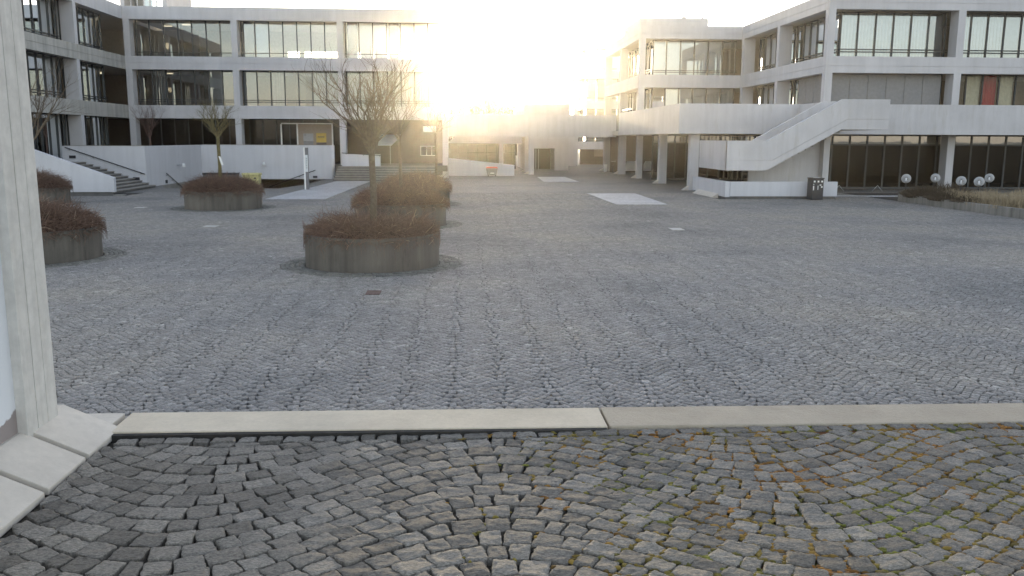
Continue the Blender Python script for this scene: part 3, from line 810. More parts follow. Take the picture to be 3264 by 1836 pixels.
# info pillar
t = thing('info_pillar', 'slim white and grey information pillar on the pale paving patch', 'info pillar', (-8.51, 48.4, 0))
MB().box(-8.62, -8.545, 48.3, 48.52, 0, 2.3).build('white_blade', M['white'], t); MB().box(-8.544, -8.39, 48.32, 48.5, 0, 2.29).build('grey_blade', M['greyplastic'], t)
for z0, z1 in ((.98, 1.9),): MB().box(-8.54, -8.40, 48.305, 48.319, z0, z1).build('sign_panel', M['blind'], t)
for z in (1.2, 1.33, 1.46, 1.58, 1.7): MB().box(-8.49, -8.45, 48.298, 48.304, z-.03, z+.035).build('printed_line', M['shutter'], t)

# ---- right building -------------------------------------------------------
RB = thing('concrete_building', 'large pale concrete building on the right with balcony band, blinds and dark ground floor glazing', 'building', (24, 56, 0))
F1 = Facade('u', 48.45, 20.32, 1, 1); B1 = 7.43
FO = Facade('v', 20.32, 48.45, 1, 1)
F2 = Facade('u', 63.45, 12.87, 1, 1)
FS = Facade('v', 12.87, 63.45, 1, 1)
RZ = [(6.53, 7.43), (9.96, 10.86)]
for i, (z0, z1) in enumerate(RZ):
    j = z0+(z1-z0)*.42
    band(F1, RB, 0, 3*B1+.42, z0, z1, j); band(FO, RB, .361, 15.0, z0, z1, j)
    band(F2, RB, 0, 7.446, z0, z1, j); band(FS, RB, .361, 2*7.45+.42, z0, z1, j)
sp2 = [(7.43, 9.96), (3.2, 6.53)]
columns(F1, RB, [0, B1, 2*B1, 3*B1], sp2, deps={0: .42})
columns(FO, RB, [7.48, 14.55], sp2, dep=.85)
columns(F2, RB, [0], sp2+[(0, 3.1)], dep=.42)
columns(FS, RB, [7.45, 14.9], sp2+[(0, 3.1)], dep=.6)
for x0, x1, y0, y1 in ((20.69, 43, 48.82, 60), (20.69, 43, 60.0, 79), (13.24, 20.68, 63.82, 79)):
    for z0, z1, nm, mt in ((6.66, 7.1, 'floor_slab', 'ceiling'), (10.1, 10.7, 'roof', 'ceiling')): MB().box(x0, x1, y0, y1, z0, z1).build(nm, M[mt], RB)
for b in range(3):
    window(F1, RB, b*B1+(.44 if b else 1.2), (b+1)*B1-.03, 7.1, 9.98, 7 if b else 6, 1.15, (.68, .82), ['VVVVVDN', 'VVVRVVV', 'VVVVVVV'][b])
# oblique face upper floor
window(FO, RB, 1.25, 7.46, 7.1, 9.98, 6, 1.15, (.68, .82), 'NNVNVN'); window(FO, RB, 7.92, 14.5, 7.1, 9.98, 6, 1.15, (.68, .82), 'VRVRVR')
window(F2, RB, 1.2, 7.42, 7.1, 9.98, 6, 1.2, (.60, .72), 'WWRWWN')
window(FS, RB, 1.25, 7.43, 7.1, 9.98, 5, 1.2, (.68, .82), 'NNNNN'); window(FS, RB, 7.9, 14.8, 7.1, 9.98, 6, 1.2, (.68, .82), 'NNVNNN')
# first floor behind the balcony
for b in (1, 2): window(F1, RB, b*B1+.44, (b+1)*B1-.03, 3.52, 6.6, 7, 1.15, None, ['', 'NYXYNYN', 'YNNYYNN'][b], .07, 'glass_curtain')
def shutters(F, t0, t1, n, d=.75):
    st = (t1-t0)/n
    mb = MB()
    for i in range(n):
        a, b = t0+i*st+.012, t0+(i+1)*st-.012
        F.box(mb, a, b, d, d+.04, 3.55, 6.52)
        for k in range(36): F.box(mb, a+.02, b-.02, d-.012, d, 3.6+k*.08, 3.65+k*.08)
    mb.build('shutter_row', M['shutter'], RB)
shutters(F1, .7, B1-.3, 6)
window(F1, RB, .44, B1-.03, 3.52, 6.6, 7, 1.15, None, 'NNNNNNN')
window(FO, RB, 1.25, 7.46, 3.52, 6.6, 6, 1.15, None, ''); shutters(FO, .8, 5.6, 4, .7)
window(FO, RB, 7.92, 14.5, 3.52, 6.6, 6, 1.15, None, 'VNVNVN')
window(F2, RB, 2.2, 7.42, 3.52, 6.6, 5, 1.2, None, 'WRRRR')
window(FS, RB, 1.25, 7.43, 3.52, 6.6, 5, 1.2, None, 'NNNNN'); window(FS, RB, 7.9, 14.8, 3.52, 6.6, 6, 1.2, None, 'NNNNNN')
# interior walls
for z0, z1 in ((3.52, 6.64), (7.1, 10.08)):
    MB().box(27, 43, 56, 56.2, z0, z1).build('interior_wall', M['interior'], RB); MB().box(27, 27.2, 50.5, 70, z0, z1).build('interior_wall', M['interior'], RB)
    MB().box(19.5, 27, 71, 71.2, z0, z1).build('interior_wall', M['interior'], RB)
# balcony: slab, parapets, return beside the staircase
BAL = [(11.9, 47.4), (18.75, 47.4), (18.75, 46.0), (20.4, 46.0), (20.4, 46.95), (43, 46.95), (43, 60), (20.7, 60), (20.7, 66), (11.9, 66)]
MB().prism([(x, y, 3.48) for x, y in BAL[::1]], (0, 0, -.33)).build('balcony_slab', M['parapet'], RB)
def par(x0, x1, y0, y1, nm='balcony_parapet'):
    mb = MB()
    mb.box(x0, x1, y0, y1, 3.13, 3.541); mb.box(x0, x1, y0, y1, 3.559, 4.75); mb.box(x0+.02, x1-.02, y0+.02, y1-.02, 3.52, 3.58)
    mb.build(nm, M['parapet'], RB)
par(11.885, 18.75, 47.385, 47.6); par(11.885, 12.1, 47.601, 65.9); par(20.4, 43, 46.935, 47.15)
mb = MB(); mb.box(18.54, 18.749, 43.1, 47.384, 3.2, 4.73); mb.build('balcony_parapet', M['parapet'], RB)
MB().tube([(12.0, 61.6, 4.92), (12.0, 64.7, 4.92)], .05, 8).build('balcony_rail', M['white'], RB)
# ground floor columns under the balcony, each with a sloped foot
for (x, y) in ((12.72, 47.95), (12.72, 55.5)):
    cmb = MB().box(x, x+.5, y, y+.5, 0, 3.16).build('column', M['wall'], RB)
def foot(x, y, w=.5, lbl=None):
    mb = MB(); mb.prism([(x-.002, y+.04, 0), (x-.32, y+.04, 0.0), (x-.32, y+.04, .035), (x-.002, y+.04, .24)], (0, w-.08, 0)); 
    mb.build('column_foot', M['block'], RB)
for (x, y) in ((12.72, 47.95), (12.72, 55.5), (12.87, 63.45), (12.87, 70.9), (12.87, 78.35)): foot(x, y, .45)
# ground floor glazing
def gground(F, t0, t1, z1, step, d, name='window', dark='glass_dark', transom=2.55):
    n = max(1, round((t1-t0)/step)); st = (t1-t0)/n
    mb = MB()
    for i in range(n+1):
        c = t0+i*st; F.box(mb, c-.045, c+.045, d-.05, d+.06, 0, z1)
    F.box(mb, t0, t1, d-.046, d+.056, transom-.04, transom+.04); F.box(mb, t0, t1, d-.04, d+.05, z1-.07, z1-.001); F.box(mb, t0, t1, d-.04, d+.05, 0, .12)
    o = mb.build(name, M['frame'], RB)
    MB().quad(F.pt(t0, d, .05), F.pt(t1, d, .05), F.pt(t1, d, transom), F.pt(t0, d, transom)).build('pane', M[dark], o)
    MB().quad(F.pt(t0, d, transom+.001), F.pt(t1, d, transom+.001), F.pt(t1, d, z1-.02), F.pt(t0, d, z1-.02)).build('pane', M['glass'], o)
    mb = MB(); F.box(mb, t0, t1, d+.14, d+.16, transom+.05, z1-.05); mb.build('upper_panel', M['interior'], o)
    return o
FG = Facade('u', 49.6, 18.35, 1, 1); gground(FG, 0, 24, 3.12, 1.03, 0)
FGO = Facade('v', 18.35, 49.7, 1, 1); gground(FGO, 0, 11.3, 3.12, 1.03, 0)
FG2 = Facade('u', 61.1, 13.5, 1, 1); gground(FG2, 0, 4.8, 3.12, .75, 0)
columns(F1, RB, [B1, 2*B1], [(0.0, 3.1)], w=.42, dep=.75)
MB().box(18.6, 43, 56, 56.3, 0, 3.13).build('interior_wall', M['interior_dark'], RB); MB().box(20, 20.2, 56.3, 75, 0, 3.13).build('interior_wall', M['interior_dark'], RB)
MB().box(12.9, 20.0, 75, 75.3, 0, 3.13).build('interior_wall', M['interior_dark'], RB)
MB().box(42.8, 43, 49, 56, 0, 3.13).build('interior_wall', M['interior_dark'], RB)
MB().box(18.4, 43, 49.7, 62, -.02, .05).build('floor_slab', M['floor_in'], RB)
MB().box(12.3, 20.7, 63.9, 79, 3.12, 3.45).build('floor_slab', M['ceiling'], RB)
# penthouse and roof bits
MB().box(13.77, 19.05, 68, 75, 10.7, 12.0).build('penthouse', M['wall'], RB)
MB().box(17.0, 17.3, 67.95, 68.3, 11.9, 12.12).build('roof_vent', M['wall'], RB); MB().lathe([(.001, 12.2), (.1, 12.18), (.12, 12.0), (.12, 11.9)], (18.7, 68.4), 12).build('roof_vent', M['wall'], RB)
mb = MB()
for i in range(5): mb.tube([(13.5-.12*i, 72+i*.3, 10.8), (13.5-.12*i, 72+i*.3, 11.5+.1*(i % 3))], .04, 5)
mb.build('roof_pipe', M['steel'], RB)
# two white low walls under the building
for x0, pts, lb in ((0, [(13.6, .12), (15.05, .12), (15.05, .96), (14.36, .96), (13.99, .46), (13.6, .4)], 'white low wall with a sloped end between the columns under the balcony'), (0, [(15.8, .12), (16.56, .12), (16.56, .90), (16.4, .96), (15.95, .96), (15.8, .7)], 'short white low wall with cut corners behind the second column')):
    tag(MB().prism([(x, 74.5, z) for x, z in pts], (0, .6, 0)).build('low_wall', M['white']), lb, 'low wall')
# outdoor staircase in front of the right building
ST = thing('outdoor_staircase', 'pale concrete outdoor staircase with solid parapets rising to the balcony', 'staircase', (16, 43, 0))
def parap(poly, y0, y1, nm, groove=None):
    mb = MB(); mb.prism([(x, y0, z) for x, z in poly], (0, y1-y0, 0)); return mb.build(nm, M['parapet'], ST, False, .006)
up = [(12.62, 2.77), (14.54, 2.77), (18.12, 4.73), (20.42, 4.73)]; lo = [(12.62, 1.36), (14.57, 1.36), (18.12, 3.31), (20.42, 3.31)]
jl = [(a[0]+.0, b[1]+.5) for a, b in zip(up, lo)]; jl[1] = (14.85, 1.86); jl[2] = (18.4, 3.81)
parap([*jl, *up[::-1]], 40.9, 41.12, 'parapet')
jl2 = [(x, z-.018) for x, z in jl]
parap([*lo, *jl2[::-1]], 40.9, 41.12, 'parapet')
parap([(x, z+.02) if i < 4 else (x, z-.02) for i, (x, z) in enumerate([*lo, *up[::-1]])], 40.93, 41.09, 'parapet_core')
parap([(14.5, 1.4), (18.0, 3.35), (18.5, 3.35), (18.5, 4.70), (17.95, 4.70), (14.5, 2.77)], 42.9, 43.09, 'parapet')
mb = MB(); mb.box(12.62, 12.84, 41.121, 45.72, 1.36, 1.86); mb.box(12.62, 12.84, 41.121, 45.72, 1.878, 2.77); mb.box(12.64, 12.82, 41.13, 45.7, 1.8, 1.9); mb.build('parapet', M['parapet'], ST)
MB().box(12.85, 14.6, 41.13, 45.7, 1.40, 1.62).build('landing', M['step'], ST)
MB().box(18.1, 20.4, 41.13, 46.9, 3.34, 3.55).build('landing', M['step'], ST)
MB().box(20.2, 20.419, 41.125, 46.92, 3.313, 4.728).build('parapet', M['parapet'], ST)
for i in range(11):
    MB().box(14.6+i*.32, 14.95+i*.32, 41.13, 42.89, 1.5+i*.165, 1.78+i*.172).build('step', M['step'], ST)
    if i < 9: MB().box(14.6+i*.32, 14.95+i*.32, 43.2, 45.6, 1.3-i*.16, 1.58-i*.175).build('step', M['step'], ST)
mb = MB(); mb.prism([(14.45, 43.1, -.03), (18.3, 43.1, -.03), (18.3, 43.1, 3.3), (17.95, 43.1, 3.3), (14.45, 43.1, 1.38)], (0, .1, 0)); mb.build('spandrel_wall', M['parapet'], ST)
MB().box(18.05, 18.36, 42.6, 43.05, 0, 3.33).build('pier', M['parapet'], ST)
t = thing('low_wall', 'low white concrete wall bent round the foot of the outdoor staircase', 'low wall', (15, 41, 0))
mb = MB(); mb.box(12.86, 18.12, 40.9, 41.1, .13, .83); mb.build('wall_panel', M['white_wall'], t)
mb = MB(); mb.box(12.62, 12.84, 40.9, 46.8, .10, .832); mb.build('wall_panel', M['white_wall'], t)
MB().box(12.7, 18.05, 40.96, 41.05, -.03, .14).build('plinth', M['plinth'], t)
MB().box(12.66, 12.8, 41, 46.7, -.03, .1).build('plinth', M['plinth'], t)
mb = MB(); mb.prism([(12.3, 42.0, -.02), (12.3, 42.0, .02), (12.615, 42.0, .2), (12.615, 42.0, -.02)], (0, 3.6, 0)); mb.build('sloped_foot', M['block'], t)
# dark bin with stickers
t = thing('recycling_bin', 'tall black recycling bin with white stickers in front of the low white wall', 'bin', (16.74, 40.1, 0))
MB().box(16.46, 17.02, 39.92, 40.5, .03, 1.0).build('body', M['dark'], t, False, .02); MB().box(16.44, 17.04, 39.9, 40.52, 1.0, 1.06).build('lid', M['dark'], t, False, .02)
for x in (16.52, 16.70, 16.88): MB().box(x+.01, x+.085, 39.9, 39.917, .85, .93).build('sticker', M['tag'], t)
for x, z, a, b in ((16.51, .48, .05, .2), (16.52, .72, .03, .05), (16.73, .5, .03, .2), (16.82, .7, .08, .05), (16.89, .6, .07, .07)): MB().box(x, x+a, 39.908, 39.918, z, z+b).build('sticker', M['tag'], t)
for z in (1.062,): MB().box(16.6, 16.85, 39.95, 40.2, z, z+.01).build('sticker', M['tag'], t)
# bike stands by the glass
lab = ['thin bent steel bike stand nearest the low white wall end', 'thin bent steel bike stand in the middle of the row by the dark glass', 'thin bent steel bike stand next to the shrubs']
for i, x in enumerate((18.9, 21.0, 23.2)):
    t = tag(MB().tube([(x-.3, 47.2, 0), (x, 47.2, .33), (x+.3, 47.2, 0)], .018, 6).build('bike_stand', M['steel']), lab[i], 'bike stand', 'bike stands by the dark glazing')
struct(MB().box(18.6, 24, 43.0, 43.2, -.03, .03).build('kerb_strip', M['patch']))

# ---- raised bed with lamps on the right ----------------------------------
t = thing('raised_bed', 'low concrete raised planting bed with weathered front wall at the right edge', 'planting bed', (24, 35, 0))
mb = MB(); mb.prism([(20.48, 39.6, -.03), (20.48, 24, -.03), (20.72, 24, -.03), (20.72, 39.36, -.03), (36, 39.36, -.03), (36, 39.6, -.03)], (0, 0, .37)); mb.build('wall', concrete('bed_wall_concrete', (.30, .285, .26), .3, .3, dark=(.10, .095, .08)), t)
MB().box(20.72, 36, 24, 39.36, 0, .26).build('soil', M['soil'], t)
def blades(name, mat, n, reg, hgt, lean, seed, label=None, wd=.012):
    r = random.Random(seed); V = []; F = []
    for i in range(n):
        x, y, z = reg(r); h = hgt*(.5+.8*r.random()); a = r.random()*6.283; lx, ly = math.cos(a)*lean*h*r.random(), math.sin(a)*lean*h*r.random()
        px, py = -math.sin(a)*wd, math.cos(a)*wd; k = len(V)
        V += [(x-px, y-py, z), (x+px, y+py, z), (x+lx*.45+px*.7, y+ly*.45+py*.7, z+h*.6), (x+lx*.45-px*.7, y+ly*.45-py*.7, z+h*.6), (x+lx+px*.1, y+ly+py*.1, z+h), (x+lx-px*.1, y+ly-py*.1, z+h)]
        F += [(k, k+1, k+2, k+3), (k+3, k+2, k+4, k+5)]
    return np_mesh(name, V, F, mat)
def tuft_reg(cx):
    def reg(r):
        c = cx[int(r.random()*len(cx))]; return (c[0]+r.gauss(0, c[2]), c[1]+r.gauss(0, c[3]), .25)
    return reg
rg = random.Random(3)
tufts = [(20.95+rg.random()*1.4, 25+rg.random()*11, .13+.2*rg.random(), .2) for _ in range(46)]+[(22+rg.random()*4, 31+rg.random()*7, .3, .25) for _ in range(26)]
struct(blades('dry_grass', M['drygrass'], 15000, tuft_reg(tufts), .38, .7, 4), 'stuff')
def shrub_clump(label, c, sx, sy, h, n, seed, mat='darkshrub'):
    r = random.Random(seed); mb = MB()
    for i in range(n):
        a = r.random()*6.283; q = math.sqrt(r.random()); x, y = c[0]+math.cos(a)*q*sx, c[1]+math.sin(a)*q*sy
        top = c[2]+h*(1-.7*q*q)*(.6+.5*r.random()); dx, dy = math.cos(a)*q*.5+r.gauss(0, .2), math.sin(a)*q*.5+r.gauss(0, .2)
        p0 = (x-dx*.3, y-dy*.3, c[2]); p1 = (x, y, c[2]+(top-c[2])*.6); p2 = (x+dx*.35, y+dy*.35, top*.92)
        mb.tube([p0, p1, p2], [.014, .011, .005], 3, False)
    return tag(mb.build('shrub', M[mat], None), label, 'shrub', 'brown shrubs in the raised bed')
shrub_clump('dark brown bare shrub overhanging the far corner of the raised bed', (21.1, 38.4, .25), .9, 1.1, .62, 1100, 1)
shrub_clump('dark brown bare shrub spilling over the bed wall in the middle', (21.0, 36.3, .25), .75, 1.1, .5, 1000, 2)
shrub_clump('low dark shrub on the bed wall where the dry grass begins', (20.95, 34.6, .25), .5, .7, .4, 600, 3)
shrub_clump('loose olive shrub behind the first globe lamps', (22.4, 38.9, .25), 1.3, .5, .75, 700, 5)
def globe_lamp(label, x, y, z, first=None):
    if first is not None:
        o = copy_thing(first, (x, y, 0), label)
        o.scale = (1, 1, 1); return o
    t = thing('globe_lamp', label, 'garden lamp', (x, y, 0), 'glass globe lamps in the raised bed')
    MB().tube([(x, y, .2), (x, y, z-.17)], .03, 8).build('pole', M['dark'], t)
    MB().lathe([(.001, z-.19), (.075, z-.19), (.07, z-.15), (.001, z-.15)], (x, y), 16).build('collar', M['dark'], t)
    MB().lathe([(.001, z+.03), (.025, z+.03), (.055, z-.15), (.001, z-.15)], (x, y), 16).build('socket', M['socket'], t, True)
    MB().sphere((x, y, z), .21, 28, 16).build('globe', M['globe'], t, True)
    return t
gl = globe_lamp('clear globe lamp above the dark brown corner shrub', 20.66, 39.3, 1.06)
for lb, x, y in (('clear globe lamp directly left of the ground floor column', 22.45, 40.0), ('first clear globe lamp right of the ground floor column', 21.95, 37.0), ('second clear globe lamp right of the ground floor column', 22.4, 36.4), ('clear globe lamp standing farthest back before the dark glazing', 25.1, 40.0), ('clear globe lamp cut by the picture edge over the dry grass', 23.25, 34.2), ('clear globe lamp behind the bench at the right picture edge', 26.3, 38.6)):
    globe_lamp(lb, x, y, 1.06, gl)
t = thing('bench', 'grey slatted bench standing in the dry grass at the picture edge', 'bench', (23.5, 35.5, .25))
MB().box(22.2, 24.6, 35.6, 36.0, .44, .5).build('seat', M['paleiron'], t)
for x in (22.4, 24.3): MB().box(x-.04, x+.04, 35.65, 35.95, .2, .44).build('leg', M['dark'], t)
t = thing('bench', 'grey bench beside the foot of the ground floor column', 'bench', (24, 41.5, 0))
MB().box(22.6, 24.4, 41.4, 41.8, .42, .47).build('seat', M['paleiron'], t)
for x in (22.8, 24.2): MB().box(x-.04, x+.04, 41.45, 41.75, 0, .42).build('leg', M['dark'], t)

# ---- footbridge -------------------------------------------------------------
t = thing('footbridge', 'pale concrete footbridge with solid parapet joining both buildings under the sun', 'footbridge', (5.6, 71, 0))
MB().box(-1.2, 12.4, 71.0, 75.4, 3.02, 3.4).build('deck', M['parapet'], t)
mb = MB()
for a, b in ((-1.22, 5.46), (5.9, 12.6)):
    mb.box(a, b, 70.72, 70.99, 2.99, 3.40); mb.box(a, b, 70.72, 70.99, 3.412, 4.75); mb.box(a, b, 70.74, 70.97, 3.3, 3.5)
mb.build('parapet', M['parapet'], t)
MB().box(-1.2, 12.6, 75.41, 75.65, 2.99, 4.75).build('parapet', M['parapet'], t)
for y, zt_ in ((70.6, 4.68), (75.2, 2.995)):
    MB().box(5.465, 5.895, y, y+.43, -.03, zt_).build('column', M['wall'], t)
for y in (70.6, 75.2):
    mb = MB(); mb.prism([(5.463, y+.03, 0), (5.15, y+.03, 0), (5.15, y+.03, .03), (5.463, y+.03, .22)], (0, .37, 0)); mb.build('column_foot', M['block'], t)
mb = MB(); mb.prism([(-1.74, 63.36, 0), (-1.74, 63.05, 0), (-1.74, 63.05, .03), (-1.74, 63.36, .2)], (.4, 0, 0)); mb.build('column_foot', M['block'], LB)
# ramp wall and the red lidded container
mb = MB(); mb.prism([(-1.2, 67.4, -.03), (4.1, 67.4, -.03), (4.1, 67.4, .81), (-1.2, 67.4, 1.36)], (0, .25, 0))
tag(mb.build('ramp_wall', M['white_wall'], None, False, .01), 'pale sloping ramp wall behind the red lidded container', 'wall')
t = thing('waste_container', 'grey waste container with a red lid in front of the ramp wall', 'container', (2.33, 66.8, 0))
mb = MB(); mb.prism([(1.98, 66.5, .06), (2.68, 66.5, .06), (2.78, 66.5, .6), (1.88, 66.5, .6)], (0, .55, 0)); mb.build('body', M['greyplastic'], t, False, .02)
mb = MB(); mb.prism([(1.86, 66.45, .6), (2.80, 66.45, .6), (2.72, 66.45, .70), (1.94, 66.45, .70)], (0, .65, 0)); mb.build('lid', M['red'], t, False, .015)
MB().box(2.2, 2.5, 66.46, 66.49, .2, .25).build('label_strip', M['tag'], t)
for x in (2.0, 2.55): MB().box(x, x+.1, 66.55, 66.65, 0, .07).build('wheel', M['dark'], t)

# ---- rear blocks ------------------------------------------------------------
t = thing('stair_tower', 'plain low concrete block with a dark doorway behind the footbridge', 'building', (8, 82, 0))
mb = MB(); mb.box(5.95, 6.65, 80, 92, -.03, 5.98); mb.box(8.56, 9.85, 80, 92, -.03, 5.98); mb.box(6.65, 8.56, 80, 92, 1.95, 5.98); mb.build('wall', M['wall'], t)
MB().box(6.65, 8.56, 84, 84.2, -.03, 1.95).build('interior_wall', M['interior_dark'], t)
mb = MB(); mb.box(6.9, 6.95, 81, 81.05, 0, 1.9); mb.box(7.15, 7.2, 81, 81.05, 0, 1.9); mb.build('door_post', M['steel'], t)
MB().box(9.86, 12.45, 93, 93.3, -.03, 5.4).build('sun_block_wall', M['wall'], t)  # added wall behind the bridge, stops low sun from reaching the paving
mb = MB(); mb.prism([(5.72, 80.02, 3), (5.949, 80.02, 3), (5.949, 80.02, 5.98), (5.72, 80.02, 5.62)], (0, 11, 0)); mb.build('chamfered_flank', M['wall'], t)
RR = thing('concrete_building', 'hazy pale concrete building seen behind the footbridge next to the open sky', 'building', (16, 100, 0))
F3 = Facade('u', 97, 12.5, 1, 1); F3s = Facade('v', 12.5, 97, 1, 1)
Z3 = [(1.7, 2.55), (6.13, 7.0), (9.4, 10.24), (12.67, 13.52)]
for z0, z1 in Z3: band(F3, RR, 0, 15.3, z0, z1, None); band(F3s, RR, .36, 9, z0, z1, None)
columns(F3, RR, [0, 7.45, 14.9], [(7.0, 9.4), (10.24, 12.67), (2.55, 6.13), (-.6, 1.7)], dep=.5)
columns(F3s, RR, [7.45], [(7.0, 9.4), (10.24, 12.67), (2.55, 6.13), (-.6, 1.7)], dep=.5)
for z0, z1 in ((6.7, 9.5), (9.9, 12.7), (2.3, 6.2)):
    window(F3, RR, 1.5, 7.4, z0, z1, 5, 1.2, (.6, .72), 'WWWWW' if z0 > 6 else 'RRRRR')
    window(F3, RR, 7.9, 14.8, z0, z1, 6, 1.2, (.6, .72), 'RWRRWR')
    window(F3s, RR, 1.5, 7.4, z0, z1, 5, 1.2, None, '')
    MB().box(12.9, 28, 97.4, 106, z0-.3, z0).build('floor_slab', M['ceiling'], RR)
MB().box(12.9, 28, 97.4, 106, 12.9, 13.4).build('roof', M['ceiling'], RR)
MB().box(13.5, 27, 99, 99.2, -.6, 1.75).build('ground_floor_wall', M['interior_dark'], RR)
mb = MB(); mb.box(15, 27, 97.9, 98.1, .9, 1.7); mb.build('ground_floor_panel', M['interior'], RR)
t = thing('glazed_pavilion', 'low dark glazed pavilion with a pale flat roof edge seen under the footbridge', 'building', (1, 86, 0))
mb = MB(); mb.prism([(-1.35, 82, 2.40), (5.7, 82, 2.35), (5.7, 82, 3.0), (-.55, 82, 3.0)], (0, 8, 0)); mb.build('roof_edge', M['wall'], t)
mb = MB()
for i in range(8): mb.box(-1.2+i*.9-.03, -1.2+i*.9+.03, 83, 83.08, -.03, 2.4)
mb.box(-1.2, 5.2, 83.002, 83.078, 1.5, 1.56)
fr = mb.build('window', M['frame'], t); MB().quad((-1.2, 83.04, 0), (5.2, 83.04, 0), (5.2, 83.04, 2.36), (-1.2, 83.04, 2.36)).build('pane', M['glass_dark'], fr)
MB().box(-1.3, 5.4, 88, 88.2, -.03, 2.5).build('interior_wall', M['interior_dark'], t)
MB().box(3.55, 3.95, 82.3, 82.7, -.03, 2.36).build('column', M['wall'], t)
# passage closing wall on the left ground floor, dark
tag(MB().box(-24, -1.4, 74.1, 74.4, -.03, 4.1).build('yard_wall', M['interior_dark']), 'dark wall closing the passage behind the entrance stairs', 'wall')

# bicycle and white bin under the building
t = thing('bicycle', 'dark bicycle leaning beside the bridge end column', 'bicycle', (12.95, 74, 0))
def wheel(x, y, r=.33):
    mb = MB(); mb.tube([(x+.25*r*math.cos(a*math.pi/10), y+r*math.cos(a*math.pi/10), .34+r*math.sin(a*math.pi/10)) for a in range(21)], .022, 5, False)
    w_ = mb.build('wheel', M['dark'], t)
    mb = MB()
    for a in range(6): mb.tube([(x, y, .34), (x+.25*r*math.cos(a*math.pi/3), y+r*math.cos(a*math.pi/3), .34+r*math.sin(a*math.pi/3))], .005, 3)
    mb.build('spoke', M['steel'], w_)
wheel(12.9, 73.6); wheel(13.05, 74.6)
mb = MB()
for a, b in (((13.05, 74.6, .34), (12.98, 74.2, .36)), ((12.98, 74.2, .36), (12.93, 73.75, .8)), ((12.98, 74.25, .36), (13.0, 74.35, .85)), ((13.0, 74.35, .8), (12.93, 73.75, .8)), ((12.93, 73.75, .85), (12.9, 73.6, .34)), ((13.05, 74.6, .34), (13.0, 74.35, .8))): mb.tube([a, b], .02, 6)
mb.build('frame', M['rust'], t); MB().tube([(12.7, 73.72, .98), (12.93, 73.75, .95), (13.16, 73.76, .98)], .02, 6).build('handlebar', M['steel'], t)
MB().box(12.93, 13.07, 74.2, 74.45, .87, .92).build('saddle', M['dark'], t)
t = thing('litter_bin', 'small white litter bin between the bridge column and the bicycle', 'bin', (12.35, 74.2, 0))
MB().lathe([(.001, .05), (.13, .05), (.15, .72), (.001, .72)], (12.35, 74.2), 20).build('body', M['white'], t, True); MB().lathe([(.001, .78), (.16, .74), (.16, .70), (.001, .70)], (12.35, 74.2), 20).build('lid', M['steel'], t, True)

# drain covers
def drain(label, x, y, a, b, mat):
    t = thing('drain_cover', label, 'drain cover', (x, y, 0), 'drain covers in the sett paving')
    mb = MB(); z0, z1 = -.02, .014
    mb.box(x-a, x+a, y-b, y-b+.05, z0, z1); mb.box(x-a, x+a, y+b-.05, y+b, z0, z1); mb.box(x-a, x-a+.05, y-b+.05, y+b-.05, z0, z1); mb.box(x+a-.05, x+a, y-b+.05, y+b-.05, z0, z1)
    mb.build('rim', mat, t); MB().box(x-a+.05, x+a-.05, y-b+.05, y+b-.05, z0, .008).build('lid', M['rust'] if mat is M['rust'] else M['steel'], t)
drain('pale rimmed drain cover alone on the open paving right of the planters', 6.8, 26.95, .19, .32, M['paleiron'])
drain('pale drain cover on the paving between the left planters', -8.03, 28.1, .2, .22, M['paleiron'])
drain('pale drain cover far left near the climbing stairs', -12.98, 35.8, .2, .25, M['paleiron'])
drain('rusty brown drain cover just in front of the nearest planter', -1.63, 15.75, .13, .2, M['rust'])
# fallen scraps of paper and leaves
# ------------------------------------------------------------------ planters, shrubs, trees
plab = ['nearest round concrete planter in the middle of the plaza', 'round concrete planter right behind the nearest one', 'round concrete planter hidden farthest back in the middle row', 'round concrete planter cut by the pillar at left', 'round concrete planter alone in front of the terrace wall', 'small looking round planter at left before the sloped side wall']
slab_ = ['tangled reddish twig shrub in the nearest middle planter', 'bushy brown shrub filling the planter behind the nearest one', 'brown shrub in the farthest planter of the middle row', 'dense red brown shrub in the planter beside the pillar', 'rounded brown shrub in the planter before the terrace wall', 'red brown shrub in the small looking planter at far left']
def planter(i):
    x, y = PLANT[i]
    t = thing('planter', plab[i], 'planter', (x, y, 0), 'round concrete planters on the plaza')
    mb = MB(); mb.lathe([(PR, -.03), (PR, .70), (PR-.012, .715), (PR-.09, .715), (PR-.1, .70), (PR-.1, .45)], (x, y), 96); mb.build('ring_wall', M['planter'], t, False)
    MB().lathe([(.001, .60), (PR-.11, .56)], (x, y), 48).build('soil', M['soil'], t)
    return t
p0 = planter(0)
for i in range(1, 6): copy_thing(p0, (*PLANT[i], 0), plab[i], i*1.1)
